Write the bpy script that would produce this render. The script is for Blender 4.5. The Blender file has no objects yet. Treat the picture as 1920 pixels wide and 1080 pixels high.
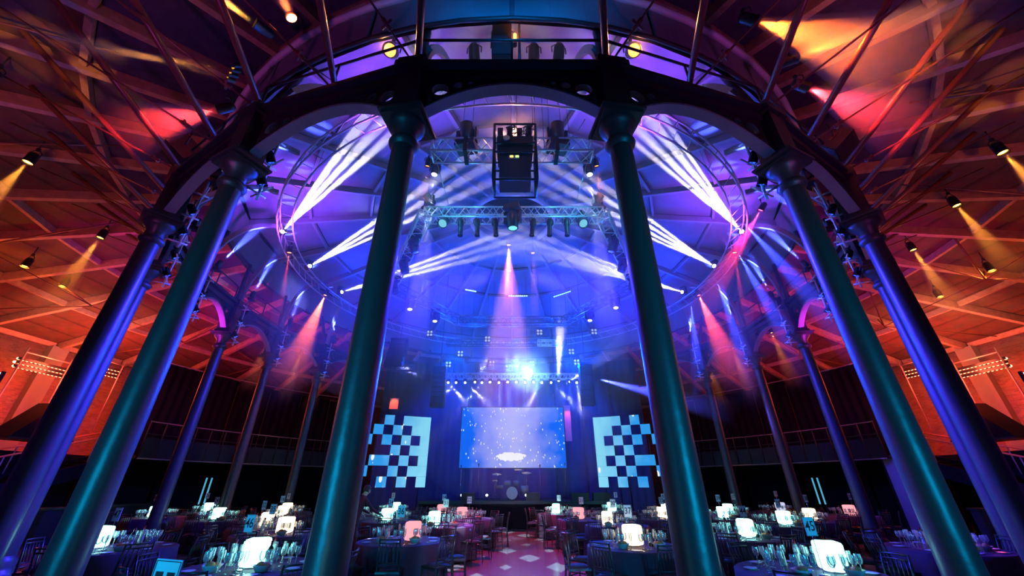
import bpy, math, random
from mathutils import Vector, Matrix
random.seed(11)
PI = math.pi
scene = bpy.context.scene
col = scene.collection
R = math.radians

# ------------------------------------------------------------------ camera, world, exposure
EYE = 1.75
cam_d = bpy.data.cameras.new('camera')
cam_d.sensor_width = 36.0
cam_d.lens = 36.0 * 710.0 / 1920.0
cam_d.clip_start = 0.05
cam_d.clip_end = 200
cam = bpy.data.objects.new('camera', cam_d)
col.objects.link(cam)
cam.location = (0, 0, EYE)
cam.rotation_euler = (R(90 + 27.4), 0, 0)
scene.camera = cam
vs = scene.view_settings
vs.view_transform = 'Standard'
vs.look = 'None'
vs.exposure = 0.0
vs.gamma = 1.0
vs.use_curve_mapping = False
world = bpy.data.worlds.new('night')
scene.world = world
world.use_nodes = True
world.node_tree.nodes['Background'].inputs[0].default_value = (0.05, 0.03, 0.2, 1)
world.node_tree.nodes['Background'].inputs[1].default_value = 0.02
cy = scene.cycles
cy.use_denoising = True
try:
    cy.denoiser = 'OPENIMAGEDENOISE'
    cy.denoising_input_passes = 'RGB_ALBEDO_NORMAL'
except Exception:
    pass
cy.max_bounces = 4
cy.diffuse_bounces = 1
cy.glossy_bounces = 2
cy.transmission_bounces = 3
cy.transparent_max_bounces = 24
cy.volume_bounces = 0
cy.caustics_reflective = False
cy.caustics_refractive = False
cy.sample_clamp_indirect = 3.0
cy.sample_clamp_direct = 0.0
cy.use_light_tree = True

YC = 15.2                        # centre of the round hall; the camera stands between ring and outer wall


def pol(r, deg, z=0.0):
    """point at radius r; 0 degrees faces the camera, positive to the right"""
    a = R(deg)
    return Vector((r * math.sin(a), YC - r * math.cos(a), z))


def roof_z(r):
    return 7.8 + (23.0 - r) * 0.27


# ------------------------------------------------------------------ large lights of the hall (beyond the lamps that carry their own)
def raw_light(name, kind, loc, aim, color, watts, half=30, blend=0.6, size=0.2, parent=None):
    d = bpy.data.lights.new(name, kind)
    d.color = color
    d.energy = watts
    if kind == 'SPOT':
        d.spot_size = R(2 * half)
        d.spot_blend = blend
        d.shadow_soft_size = size
    elif kind == 'POINT':
        d.shadow_soft_size = size
    else:
        d.shape = 'DISK'
        d.size = size
    o = bpy.data.objects.new(name, d)
    col.objects.link(o)
    o.location = loc
    if aim is not None:
        o.rotation_euler = (Vector(aim) - Vector(loc)).to_track_quat('-Z', 'Y').to_euler()
    return o


BLUE = (0.02, 0.08, 1.0)
DEEP = (0.03, 0.02, 1.0)
PURP = (0.30, 0.05, 1.0)
MAG = (1.0, 0.03, 0.25)
RED = (1.0, 0.06, 0.03)
ORANGE = (1.0, 0.17, 0.02)
AMBER = (1.0, 0.31, 0.035)
CYAN = (0.03, 0.55, 0.75)
WHITE = (0.95, 0.93, 1.0)
HZ_WHITE, W_WHITE = 0.2, 220000
HZ_PENCIL, W_PENCIL = 0.25, 40000
HZ_BLUE, W_BLUE, W_RIB = 0.35, 16000, 12000
HZ_RED, W_RED = 0.35, 8000
HZ_AMBER, W_AMBER, W_ORANGE = 0.35, 1500, 3600
HZ_STAGE, W_STAGE = 0.45, 7000
HZ_GLOW, W_GLOW = 0.15, 500
HZ_HALL, HZ_STG = 0.013, 0.018
NAVY = (0.0, 0.03, 1.0)
# stage wash: blue lamps of the stage truss pointing out into the hall and down the backdrop
for x in (-3.4, 0.0, 3.4):
    raw_light('stage_wash', 'SPOT', (x, 20.2, 7.6), (x * 0.6, 10.0, 6.5), (0.0, 0.05, 1.0), 6000, 55, 0.8, 0.2)
    raw_light('backdrop_wash', 'SPOT', (x, 20.6, 7.8), (x * 1.1, 23.8, 3.0), (0.0, 0.008, 1.0), 2400, 50, 0.8, 0.2)
for x in (-1.6, 1.4):
    raw_light('drape_uplight', 'SPOT', (x, 22.8, 1.3), (x, 23.6, 4.5), (0.0, 0.10, 1.0), 1500, 28, 0.9, 0.1)
# dome wash: blue and violet lamps on the inner ring pointing up
for a, c, w in ((-150, NAVY, 1100), (150, NAVY, 1100), (-105, NAVY, 1100), (105, NAVY, 1100), (-62, PURP, 1100), (62, PURP, 1100), (-20, PURP, 1100), (20, PURP, 1100), (180, NAVY, 1100)):
    raw_light('dome_wash', 'SPOT', pol(8.6, a, 9.2), pol(4.5, a * 0.9, 14.0) if c is NAVY else pol(9.5, a * 1.05, 12.2), c, w * 1.3, 70 if c is NAVY else 58, 0.9, 0.2)
raw_light('dome_eye', 'SPOT', (0, 15.2, 9.6), (0, 16.0, 14.0), (0.25, 0.3, 1.0), 300, 40, 0.9, 0.2)
# inner faces of the near columns: narrow blue washes from the middle of the hall
for s in (-1, 1):
    for (x, y) in ((4.77, 4.93), (7.51, 6.55), (9.45, 8.5), (10.45, 10.9)):
        raw_light('column_wash', 'SPOT', (s * 0.6, 12.0, 8.5), (s * x, y, 3.4), DEEP, 16000, 21, 0.9, 0.1)
    raw_light('column_wash', 'SPOT', (s * 2.6, 11.5, 8.5), (s * 1.62, 4.05, 3.4), DEEP, 9000, 24, 0.9, 0.1)
for s in (-1, 1):
    raw_light('far_column_wash', 'SPOT', (s * 3.0, 14.0, 8.6), (s * 10.7, 15.5, 5.5), DEEP, 1800, 26, 0.8, 0.2)
    # teal lamps in the aisle behind the camera
    raw_light('aisle_teal', 'SPOT', (s * 4.4, -2.4, 1.6), (s * 2.6, 5.0, 2.9), (0.0, 0.42, 0.85), 2000, 33, 0.8, 0.35)
    # outer aisle: added colour fills aimed at roof and wall, no fixtures
    raw_light('aisle_amber', 'SPOT', (s * 10.5, 2.5, 4.0), (s * 12.0, 9.5, 9.5), (1.0, 0.16, 0.05), 600, 38, 0.9, 0.3)
    raw_light('aisle_red', 'SPOT', (s * 15.5, 9.5, 3.0), (s * 16.5, 14.5, 8.5), (1.0, 0.055, 0.012), 950, 60, 0.9, 0.3)
    raw_light('aisle_magenta', 'SPOT', (s * 13.0, 15.0, 4.5), (s * 14.5, 21.0, 8.5), (1.0, 0.02, 0.26), 1700, 50, 0.9, 0.3)
    raw_light('aisle_purple', 'SPOT', (s * 11.2, 11.8, 5.5), pol(13.6, s * 88, 10.2), (0.55, 0.02, 0.60), 1500, 52, 0.9, 0.3)
    raw_light('aisle_violet', 'SPOT', (s * 6.0, 0.5, 3.5), (s * 7.5, 3.5, 9.8), (0.7, 0.08, 0.55), 420, 55, 0.9, 0.3)
    raw_light('wall_red', 'SPOT', (s * 17.0, 15.5, 4.8), (s * 22.8, 18.5, 5.2), (1.0, 0.05, 0.03), 2000, 60, 0.9, 0.3)
    raw_light('eaves_warm', 'SPOT', (s * 17.5, 14.0, 6.3), (s * 20.0, 16.5, 8.6), (1.0, 0.36, 0.2), 900, 45, 0.9, 0.2)
STREAKS = True
raw_light('drum_teal', 'SPOT', (0.0, 2.2, 8.5), (0, 4.1, 10.3), (0.0, 0.26, 1.0), 420, 52, 0.9, 0.2)  # light added without a fixture to tint the drum's front


def node_math(nt, op, a, b=None):
    n = nt.nodes.new('ShaderNodeMath')
    n.operation = op
    for i, v in enumerate((a, b)):
        if v is None:
            continue
        if isinstance(v, (int, float)):
            n.inputs[i].default_value = v
        else:
            nt.links.new(v, n.inputs[i])
    return n.outputs[0]


def slide_axes(nt):
    """tangents of the direction a lamp shines in, across and up its own lens"""
    tc = nt.nodes.new('ShaderNodeTexCoord')
    sp = nt.nodes.new('ShaderNodeSeparateXYZ')
    nt.links.new(tc.outputs['Normal'], sp.inputs[0])
    az = node_math(nt, 'ABSOLUTE', sp.outputs[2])
    return node_math(nt, 'DIVIDE', sp.outputs[0], az), node_math(nt, 'DIVIDE', sp.outputs[1], az)


def gobo_fingers(d, centres):
    """a metal gobo plate with round holes: (across, up, radius) in tangents"""
    d.use_nodes = True
    nt = d.node_tree
    em = [n for n in nt.nodes if n.type == 'EMISSION'][0]
    X, Y = slide_axes(nt)
    total = None
    for (cx, cy_, r) in centres:
        dx = node_math(nt, 'SUBTRACT', X, cx)
        dy = node_math(nt, 'SUBTRACT', Y, cy_)
        d2 = node_math(nt, 'ADD', node_math(nt, 'MULTIPLY', dx, dx), node_math(nt, 'MULTIPLY', dy, dy))
        h = nt.nodes.new('ShaderNodeMapRange')
        h.inputs['From Min'].default_value = r * r
        h.inputs['From Max'].default_value = r * r * 0.3
        nt.links.new(d2, h.inputs['Value'])
        total = h.outputs['Result'] if total is None else node_math(nt, 'MAXIMUM', total, h.outputs['Result'])
    em.inputs['Color'].default_value = (1, 1, 1, 1)
    nt.links.new(total, em.inputs['Strength'])


def gobo_spot(name, loc, color, watts, half, depth, dark, y0, y1, xw):
    """a patterned spotlight: rose floor wash cut square at the far end, with a lattice of white diamonds"""
    o = raw_light(name, 'SPOT', loc, None, (1, 1, 1), watts, half, 0.1, 0.0)
    o.rotation_euler = (0, 0, 0)
    d = o.data
    d.use_nodes = True
    nt = d.node_tree
    em = [n for n in nt.nodes if n.type == 'EMISSION'][0]
    L = nt.links.new

    def mn(op, a, b=None):
        return node_math(nt, op, a, b)
    X, Y = slide_axes(nt)
    X = mn('MULTIPLY', X, depth)
    Y = mn('MULTIPLY', Y, depth)
    inside = mn('MULTIPLY', mn('LESS_THAN', mn('ABSOLUTE', X), xw), mn('MULTIPLY', mn('LESS_THAN', Y, y1), mn('GREATER_THAN', Y, y0)))
    u = mn('ADD', mn('DIVIDE', X, 1.25), mn('DIVIDE', Y, 2.5))
    v = mn('SUBTRACT', mn('DIVIDE', X, 1.25), mn('DIVIDE', Y, 2.5))
    fu = mn('ABSOLUTE', mn('SUBTRACT', mn('FRACT', mn('ADD', u, 50.0)), 0.5))
    fv = mn('ABSOLUTE', mn('SUBTRACT', mn('FRACT', mn('ADD', v, 50.0)), 0.5))
    row = mn('FRACT', mn('MULTIPLY', mn('FLOOR', mn('ADD', u, 50.0)), 0.5))
    lim = mn('ADD', mn('MULTIPLY', row, 0.22), 0.13)
    dia = mn('LESS_THAN', mn('MAXIMUM', fu, fv), lim)
    mx = nt.nodes.new('ShaderNodeMix')
    mx.data_type = 'RGBA'
    L(dia, mx.inputs['Factor'])
    mx.inputs['A'].default_value = (*[c * dark for c in color], 1)
    mx.inputs['B'].default_value = (0.75, 0.8, 1.0, 1)
    L(mx.outputs['Result'], em.inputs['Color'])
    L(inside, em.inputs['Strength'])
    return o


gobo_spot('aisle_gobo', (-0.15, 14.8, 11.55), (1.0, 0.02, 0.16), 36000, 25, 11.55, 0.4, -6.0, 3.85, 1.9)
# fill light added through the gap between the nearest columns, brightening the signs
raw_light('aisle_front_fill', 'SPOT', (0, -3.5, 3.4), (0, 8.4, 0.85), (0.85, 0.62, 1.0), 4500, 8.5, 0.7, 0.2)
# amber leaf-pattern lamps raking the rafters near the top corners of the view
for (a, r, a2, w) in ((-27, 14.2, -45.5, 900), (25, 13.6, 41, 1300), (34, 15.2, 51, 900)):
    o = raw_light('rafter_streak', 'SPOT', pol(15.5, a, 4.5), pol(r, a2, roof_z(r)), (1.0, 0.42, 0.06), w * 1.6, 13, 0.4, 0.01)
    gobo_fingers(o.data, [(-0.12, 0.05, 0.05), (-0.03, 0.07, 0.06), (0.06, 0.02, 0.05), (-0.08, -0.05, 0.05), (0.02, -0.06, 0.045), (0.12, -0.05, 0.05), (0.10, 0.10, 0.04), (-0.16, -0.03, 0.03)])


# ------------------------------------------------------------------ materials
MATS = {}


def mat(name, base=(0.1, 0.1, 0.1), rough=0.5, metal=0.0, emit=None, strength=0.0, bump=0.0, scale=20.0, vary=0.0, spec=0.5):
    if name in MATS:
        return MATS[name]
    m = bpy.data.materials.new(name)
    m.use_nodes = True
    nt = m.node_tree
    b = nt.nodes['Principled BSDF']
    b.inputs['Base Color'].default_value = (*base, 1)
    b.inputs['Roughness'].default_value = rough
    b.inputs['Metallic'].default_value = metal
    b.inputs['Specular IOR Level'].default_value = spec
    if emit:
        b.inputs['Emission Color'].default_value = (*emit, 1)
        b.inputs['Emission Strength'].default_value = strength
    if bump or vary:
        tc = nt.nodes.new('ShaderNodeTexCoord')
        n = nt.nodes.new('ShaderNodeTexNoise')
        n.inputs['Scale'].default_value = scale
        n.inputs['Detail'].default_value = 4
        nt.links.new(tc.outputs['Object'], n.inputs['Vector'])
        if bump:
            bp = nt.nodes.new('ShaderNodeBump')
            bp.inputs['Strength'].default_value = bump
            bp.inputs['Distance'].default_value = 0.02
            nt.links.new(n.outputs['Fac'], bp.inputs['Height'])
            nt.links.new(bp.outputs['Normal'], b.inputs['Normal'])
        if vary:
            mx = nt.nodes.new('ShaderNodeMix')
            mx.data_type = 'RGBA'
            mx.inputs['A'].default_value = (*[c * (1 - vary) for c in base], 1)
            mx.inputs['B'].default_value = (*[min(1, c * (1 + vary)) for c in base], 1)
            nt.links.new(n.outputs['Fac'], mx.inputs['Factor'])
            nt.links.new(mx.outputs['Result'], b.inputs['Base Color'])
    MATS[name] = m
    return m


def emitter(name, color, strength):
    if name in MATS:
        return MATS[name]
    m = bpy.data.materials.new(name)
    m.use_nodes = True
    nt = m.node_tree
    nt.nodes.clear()
    e = nt.nodes.new('ShaderNodeEmission')
    e.inputs[0].default_value = (*color, 1)
    e.inputs[1].default_value = strength
    o = nt.nodes.new('ShaderNodeOutputMaterial')
    nt.links.new(e.outputs[0], o.inputs['Surface'])
    MATS[name] = m
    return m


def haze_mat(name, density, color=(1, 1, 1), aniso=0.0):
    if name in MATS:
        return MATS[name]
    m = bpy.data.materials.new(name)
    m.use_nodes = True
    nt = m.node_tree
    nt.nodes.clear()
    v = nt.nodes.new('ShaderNodeVolumeScatter')
    v.inputs['Color'].default_value = (*color, 1)
    v.inputs['Density'].default_value = density
    v.inputs['Anisotropy'].default_value = aniso
    o = nt.nodes.new('ShaderNodeOutputMaterial')
    nt.links.new(v.outputs[0], o.inputs['Volume'])
    MATS[name] = m
    return m


def fade_mat(density, length, aniso=0.0):
    """haze that thins out along its own -Z, away from the lamp"""
    name = 'haze_fade_%g_%g_%g' % (density, length, aniso)
    if name in MATS:
        return MATS[name]
    m = haze_mat(name, density, aniso=aniso)
    nt = m.node_tree
    v = [n for n in nt.nodes if n.type == 'VOLUME_SCATTER'][0]
    tc = nt.nodes.new('ShaderNodeTexCoord')
    sp = nt.nodes.new('ShaderNodeSeparateXYZ')
    mr = nt.nodes.new('ShaderNodeMapRange')
    mr.interpolation_type = 'SMOOTHSTEP'
    mr.inputs['From Min'].default_value = -length
    mr.inputs['From Max'].default_value = -length * 0.35
    mr.inputs['To Min'].default_value = 0.0
    mr.inputs['To Max'].default_value = density
    nt.links.new(tc.outputs['Object'], sp.inputs[0])
    nt.links.new(sp.outputs[2], mr.inputs['Value'])
    nt.links.new(mr.outputs['Result'], v.inputs['Density'])
    return m


def thin_glass(name, tint, gloss=0.12, haze=0.0):
    if name in MATS:
        return MATS[name]
    m = bpy.data.materials.new(name)
    m.use_nodes = True
    nt = m.node_tree
    nt.nodes.clear()
    t = nt.nodes.new('ShaderNodeBsdfTransparent')
    t.inputs[0].default_value = (*tint, 1)
    g = nt.nodes.new('ShaderNodeBsdfGlossy')
    g.inputs['Roughness'].default_value = 0.08
    lw = nt.nodes.new('ShaderNodeLayerWeight')
    lw.inputs['Blend'].default_value = 0.35
    mp = nt.nodes.new('ShaderNodeMapRange')
    mp.inputs['To Min'].default_value = gloss
    mp.inputs['To Max'].default_value = 0.9
    mx = nt.nodes.new('ShaderNodeMixShader')
    o = nt.nodes.new('ShaderNodeOutputMaterial')
    nt.links.new(lw.outputs['Fresnel'], mp.inputs['Value'])
    nt.links.new(mp.outputs['Result'], mx.inputs[0])
    nt.links.new(t.outputs[0], mx.inputs[1])
    nt.links.new(g.outputs[0], mx.inputs[2])
    df = nt.nodes.new('ShaderNodeBsdfDiffuse')
    df.inputs[0].default_value = (0.9, 0.95, 0.95, 1)
    m2 = nt.nodes.new('ShaderNodeMixShader')
    m2.inputs[0].default_value = haze
    nt.links.new(mx.outputs[0], m2.inputs[1])
    nt.links.new(df.outputs[0], m2.inputs[2])
    nt.links.new(m2.outputs[0], o.inputs['Surface'])
    MATS[name] = m
    return m


def board_mat(name, base, direction_scale=(1, 1, 1)):
    """boarded timber: fine lines across plus grain"""
    m = bpy.data.materials.new(name)
    m.use_nodes = True
    nt = m.node_tree
    b = nt.nodes['Principled BSDF']
    b.inputs['Roughness'].default_value = 0.7
    b.inputs['Specular IOR Level'].default_value = 0.2
    tc = nt.nodes.new('ShaderNodeTexCoord')
    mp = nt.nodes.new('ShaderNodeMapping')
    mp.inputs['Scale'].default_value = direction_scale
    w = nt.nodes.new('ShaderNodeTexWave')
    w.wave_profile = 'SAW'
    w.inputs['Scale'].default_value = 1.0
    w.inputs['Distortion'].default_value = 0.3
    n = nt.nodes.new('ShaderNodeTexNoise')
    n.inputs['Scale'].default_value = 3.0
    r = nt.nodes.new('ShaderNodeValToRGB')
    r.color_ramp.elements[0].position = 0.0
    r.color_ramp.elements[0].color = (*[c * 0.45 for c in base], 1)
    r.color_ramp.elements[1].position = 0.18
    r.color_ramp.elements[1].color = (*base, 1)
    mx = nt.nodes.new('ShaderNodeMix')
    mx.data_type = 'RGBA'
    mx.blend_type = 'MULTIPLY'
    mx.inputs['Factor'].default_value = 0.7
    nt.links.new(tc.outputs['Generated'], mp.inputs['Vector'])
    nt.links.new(mp.outputs['Vector'], w.inputs['Vector'])
    nt.links.new(tc.outputs['Object'], n.inputs['Vector'])
    nt.links.new(w.outputs['Fac'], r.inputs['Fac'])
    nt.links.new(r.outputs['Color'], mx.inputs['A'])
    nt.links.new(n.outputs['Color'], mx.inputs['B'])
    nt.links.new(mx.outputs['Result'], b.inputs['Base Color'])
    bp = nt.nodes.new('ShaderNodeBump')
    bp.inputs['Strength'].default_value = 0.5
    nt.links.new(w.outputs['Fac'], bp.inputs['Height'])
    nt.links.new(bp.outputs['Normal'], b.inputs['Normal'])
    MATS[name] = m
    return m


def brick_mat(name):
    m = bpy.data.materials.new(name)
    m.use_nodes = True
    nt = m.node_tree
    b = nt.nodes['Principled BSDF']
    b.inputs['Roughness'].default_value = 0.85
    uv = nt.nodes.new('ShaderNodeUVMap')
    br = nt.nodes.new('ShaderNodeTexBrick')
    br.inputs['Color1'].default_value = (0.45, 0.22, 0.15, 1)
    br.inputs['Color2'].default_value = (0.30, 0.13, 0.09, 1)
    br.inputs['Mortar'].default_value = (0.35, 0.30, 0.26, 1)
    br.inputs['Scale'].default_value = 1.0
    br.inputs['Brick Width'].default_value = 0.23
    br.inputs['Row Height'].default_value = 0.075
    br.inputs['Mortar Size'].default_value = 0.008
    n = nt.nodes.new('ShaderNodeTexNoise')
    n.inputs['Scale'].default_value = 2.0
    n.inputs['Detail'].default_value = 6
    mx = nt.nodes.new('ShaderNodeMix')
    mx.data_type = 'RGBA'
    mx.blend_type = 'MULTIPLY'
    mx.inputs['Factor'].default_value = 0.6
    bp = nt.nodes.new('ShaderNodeBump')
    bp.inputs['Strength'].default_value = 0.7
    bp.inputs['Distance'].default_value = 0.02
    nt.links.new(uv.outputs['UV'], br.inputs['Vector'])
    nt.links.new(uv.outputs['UV'], n.inputs['Vector'])
    nt.links.new(br.outputs['Color'], mx.inputs['A'])
    nt.links.new(n.outputs['Color'], mx.inputs['B'])
    nt.links.new(mx.outputs['Result'], b.inputs['Base Color'])
    nt.links.new(n.outputs['Fac'], bp.inputs['Height'])
    nt.links.new(bp.outputs['Normal'], b.inputs['Normal'])
    MATS[name] = m
    return m


IRON = mat('painted_cast_iron', (0.035, 0.037, 0.04), 0.40, bump=0.25, scale=9, spec=0.65)
IRON2 = mat('painted_iron_beam', (0.022, 0.02, 0.022), 0.5, bump=0.1, scale=14)
STEEL = mat('strut_paint', (0.16, 0.05, 0.035), 0.32, bump=0.1, scale=10, spec=0.6)
ALU = mat('aluminium_truss', (0.78, 0.78, 0.80), 0.32, 0.55)
SHADETRUSS = mat('shaded_truss', (0.16, 0.16, 0.19), 0.35, 0.8)  # aluminium again, darkened to put the far trusses' shade into colour
BLACK = mat('black_plastic', (0.012, 0.012, 0.014), 0.4)
MATT = mat('matt_black', (0.006, 0.006, 0.007), 0.8)
CAB = mat('speaker_cabinet', (0.012, 0.012, 0.015), 0.55, bump=0.2, scale=60)
GRILLE = mat('speaker_grille', (0.02, 0.02, 0.024), 0.6, bump=0.6, scale=220)
TIMBER = mat('roof_timber', (0.42, 0.24, 0.17), 0.7, bump=0.4, scale=6, vary=0.45, spec=0.3)
PANEL = mat('roof_board_paint', (0.075, 0.05, 0.10), 0.75, bump=0.3, scale=4, vary=0.5, spec=0.15)
BOARD = board_mat('roof_boarding', (0.20, 0.10, 0.075), (1, 24, 1))
DOME = mat('dome_lining', (0.22, 0.22, 0.30), 0.7, bump=0.2, scale=2, vary=0.25)
RIB_LIT = mat('rib_iron_lit', (0.28, 0.28, 0.32), 0.45, bump=0.1, scale=12)  # rib iron made paler so the ribs look brightly lit
DOMERIB = mat('dome_rib_paint', (0.30, 0.30, 0.36), 0.55)
FASCIA = mat('fascia_board', (0.22, 0.22, 0.26), 0.5, vary=0.2, scale=2)
LIP = mat('white_lip_paint', (0.8, 0.8, 0.82), 0.4)
BRICK = brick_mat('old_brick')
FLOOR = mat('sealed_dark_floor', (0.10, 0.085, 0.09), 0.22, bump=0.06, scale=3, vary=0.35, spec=0.5)
DRAPE = mat('black_drape', (0.008, 0.008, 0.012), 0.9, spec=0.1)
BACKDROP = mat('stage_backdrop_cloth', (0.06, 0.06, 0.09), 0.9, spec=0.1)
STAGE = mat('stage_deck', (0.012, 0.012, 0.016), 0.5)
RAIL = mat('rail_paint', (0.35, 0.3, 0.3), 0.4, 0.3)
CABLE = mat('cable_rubber', (0.05, 0.03, 0.03), 0.5)
WHITEPAINT = mat('white_card', (0.82, 0.82, 0.84), 0.6)
CHROME = mat('polished_steel', (0.8, 0.8, 0.82), 0.12, 1.0)
INK = mat('black_ink', (0.004, 0.004, 0.006), 0.6)


# ------------------------------------------------------------------ mesh builder and object helpers
def frame_of(d):
    d = Vector(d).normalized()
    u = Vector((0, 0, 1)) if abs(d.z) < 0.95 else Vector((1, 0, 0))
    a = u.cross(d).normalized()
    return a, d.cross(a), d


class MB:
    def __init__(s):
        s.v, s.f, s.sm, s.uv = [], [], [], None

    def box(s, c, size, M=None):
        hx, hy, hz = size[0] / 2, size[1] / 2, size[2] / 2
        b = len(s.v)
        c = Vector(c)
        for x in (-hx, hx):
            for y in (-hy, hy):
                for z in (-hz, hz):
                    p = Vector((x, y, z))
                    if M is not None:
                        p = M @ p
                    s.v.append(tuple(c + p))
        for q in ((0, 1, 3, 2), (4, 6, 7, 5), (0, 4, 5, 1), (2, 3, 7, 6), (0, 2, 6, 4), (1, 5, 7, 3)):
            s.f.append(tuple(b + i for i in q))
            s.sm.append(False)
        return s

    def beam(s, p, q, w, h):
        """square bar from p to q, w across, h in the upright direction"""
        p, q = Vector(p), Vector(q)
        a, u, d = frame_of(q - p)
        M = Matrix((a, u, d)).transposed()
        return s.box((p + q) / 2, (w, h, (q - p).length), M)

    def ring(s, c, a, u, r, n):
        b = len(s.v)
        for i in range(n):
            t = 2 * PI * i / n
            s.v.append(tuple(c + a * (r * math.cos(t)) + u * (r * math.sin(t))))
        return b

    def tube(s, p, q, r, r2=None, n=8, caps=True):
        return s.path([p, q], [r, r if r2 is None else r2], n, caps)

    def path(s, pts, rs, n=8, caps=True, closed=False):
        pts = [Vector(p) for p in pts]
        if not isinstance(rs, (list, tuple)):
            rs = [rs] * len(pts)
        m = len(pts)
        rows = []
        prev = None
        for i, p in enumerate(pts):
            if closed:
                d = pts[(i + 1) % m] - pts[i - 1]
            else:
                d = pts[min(i + 1, m - 1)] - pts[max(i - 1, 0)]
            if prev is None:
                a, u, d = frame_of(d)
            else:
                d = d.normalized()
                a = prev - d * prev.dot(d)
                a.normalize()
                u = d.cross(a)
            prev = a
            rows.append(s.ring(p, a, u, rs[i], n))
        for i in range(m if closed else m - 1):
            A, B = rows[i], rows[(i + 1) % m]
            for k in range(n):
                k2 = (k + 1) % n
                s.f.append((A + k, A + k2, B + k2, B + k))
                s.sm.append(True)
        if caps and not closed:
            s.f.append(tuple(rows[0] + k for k in reversed(range(n))))
            s.f.append(tuple(rows[-1] + k for k in range(n)))
            s.sm += [False, False]
        return s

    def lathe(s, prof, n=16, c=(0, 0, 0), M=None, sm=True):
        """prof: (radius, height) pairs"""
        c = Vector(c)
        rows = []
        for (r, z) in prof:
            b = len(s.v)
            if r < 1e-6:
                p = Vector((0, 0, z))
                s.v.append(tuple(c + (M @ p if M is not None else p)))
                rows.append((b, 1))
            else:
                for i in range(n):
                    t = 2 * PI * i / n
                    p = Vector((r * math.cos(t), r * math.sin(t), z))
                    s.v.append(tuple(c + (M @ p if M is not None else p)))
                rows.append((b, n))
        for (A, na), (B, nb) in zip(rows, rows[1:]):
            if na == 1 and nb == 1:
                continue
            for k in range(n):
                k2 = (k + 1) % n
                if na == 1:
                    s.f.append((A, B + k2, B + k))
                elif nb == 1:
                    s.f.append((A + k, A + k2, B))
                else:
                    s.f.append((A + k, A + k2, B + k2, B + k))
                s.sm.append(sm)
        return s

    def poly(s, pts, sm=False):
        b = len(s.v)
        s.v += [tuple(p) for p in pts]
        s.f.append(tuple(range(b, b + len(pts))))
        s.sm.append(sm)
        return s

    def slab(s, pts, thick):
        """a flat polygon given thickness along its own normal"""
        pts = [Vector(p) for p in pts]
        nrm = (pts[1] - pts[0]).cross(pts[2] - pts[0]).normalized() * thick
        n = len(pts)
        b = len(s.v)
        s.v += [tuple(p) for p in pts] + [tuple(p + nrm) for p in pts]
        s.f.append(tuple(b + i for i in reversed(range(n))))
        s.f.append(tuple(b + n + i for i in range(n)))
        for i in range(n):
            j = (i + 1) % n
            s.f.append((b + i, b + j, b + n + j, b + n + i))
        s.sm += [False] * (n + 2)
        return s

    def mesh(s, name, material):
        me = bpy.data.meshes.new(name)
        me.from_pydata(s.v, [], s.f)
        me.polygons.foreach_set('use_smooth', s.sm)
        if s.uv:
            l = me.uv_layers.new(name='UVMap')
            for p in me.polygons:
                for li, vi in zip(p.loop_indices, p.vertices):
                    l.data[li].uv = s.uv[vi]
        if material is not None:
            me.materials.append(material)
        me.update()
        return me

    def build(s, name, material, parent=None):
        return link(name, s.mesh(name, material), parent)


def link(name, data, parent=None):
    o = bpy.data.objects.new(name, data)
    col.objects.link(o)
    if parent is not None:
        o.parent = parent
    return o


def tag(o, label=None, cat=None, group=None, kind=None):
    if label:
        o['label'] = label
    if cat:
        o['category'] = cat
    if group:
        o['group'] = group
    if kind:
        o['kind'] = kind
    return o


def thing(name, label, cat, loc=(0, 0, 0), rotz=0.0, group=None, M=None):
    o = bpy.data.objects.new(name, None)
    o.empty_display_size = 0.1
    col.objects.link(o)
    if M is not None:
        o.matrix_world = M
    else:
        o.location = loc
        o.rotation_euler = (0, 0, rotz)
    return tag(o, label, cat, group)


KIDS = {}


def child(name, data, parent):
    KIDS.setdefault(parent.name, []).append(link(name, data, parent))
    return KIDS[parent.name][-1]


def copy_tree(o, parent=None, keep=None):
    c = o.copy()
    col.objects.link(c)
    if parent is not None:
        c.parent = parent
    for ch in list(o.children):
        copy_tree(ch, c)
    return c


def aim_matrix(loc, target):
    """local -Z looks at target"""
    q = (Vector(target) - Vector(loc)).to_track_quat('-Z', 'Y')
    return Matrix.Translation(Vector(loc)) @ q.to_matrix().to_4x4()


def side(x):
    return 'left' if x < 0 else 'right'


ORD = ['first', 'second', 'third', 'fourth', 'fifth', 'sixth', 'seventh', 'eighth', 'ninth', 'tenth', 'eleventh', 'twelfth']

# ================================================================== SETTING: floor, wall, roof
fl = MB()
n = 64
ring_pts = [pol(23.2, 360 * i / n, 0) for i in range(n)]
fl.slab(ring_pts, -0.2)
fl.v = [(x, y, min(z, 0.0) if z <= 0 else z - 0.2) for x, y, z in fl.v]
tag(fl.build('floor', FLOOR), 'dark sealed floor of the round hall', None, kind='structure')


def arc_wall(name, a0, a1, r, z0, z1, material, label=None, thick=0.3, parent=None, steps=None):
    m = MB()
    k = steps or max(2, int(abs(a1 - a0) / 4))
    m.uv = {}
    for i in range(k + 1):
        a = a0 + (a1 - a0) * i / k
        for rr in (r, r + thick):
            for z in (z0, z1):
                m.uv[len(m.v)] = (R(a) * r, z)
                m.v.append(tuple(pol(rr, a, z)))
    for i in range(k):
        b, c = 4 * i, 4 * i + 4
        for q in ((b, c, c + 1, b + 1), (b + 2, b + 3, c + 3, c + 2), (b + 1, c + 1, c + 3, b + 3), (b, b + 2, c + 2, c)):
            m.f.append(q)
            m.sm.append(True)
    m.f += [(0, 1, 3, 2), (4 * k, 4 * k + 2, 4 * k + 3, 4 * k + 1)]
    m.sm += [False, False]
    # split shading at the edges
    o = m.build(name, material, parent)
    if label:
        tag(o, label)
    return o


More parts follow.
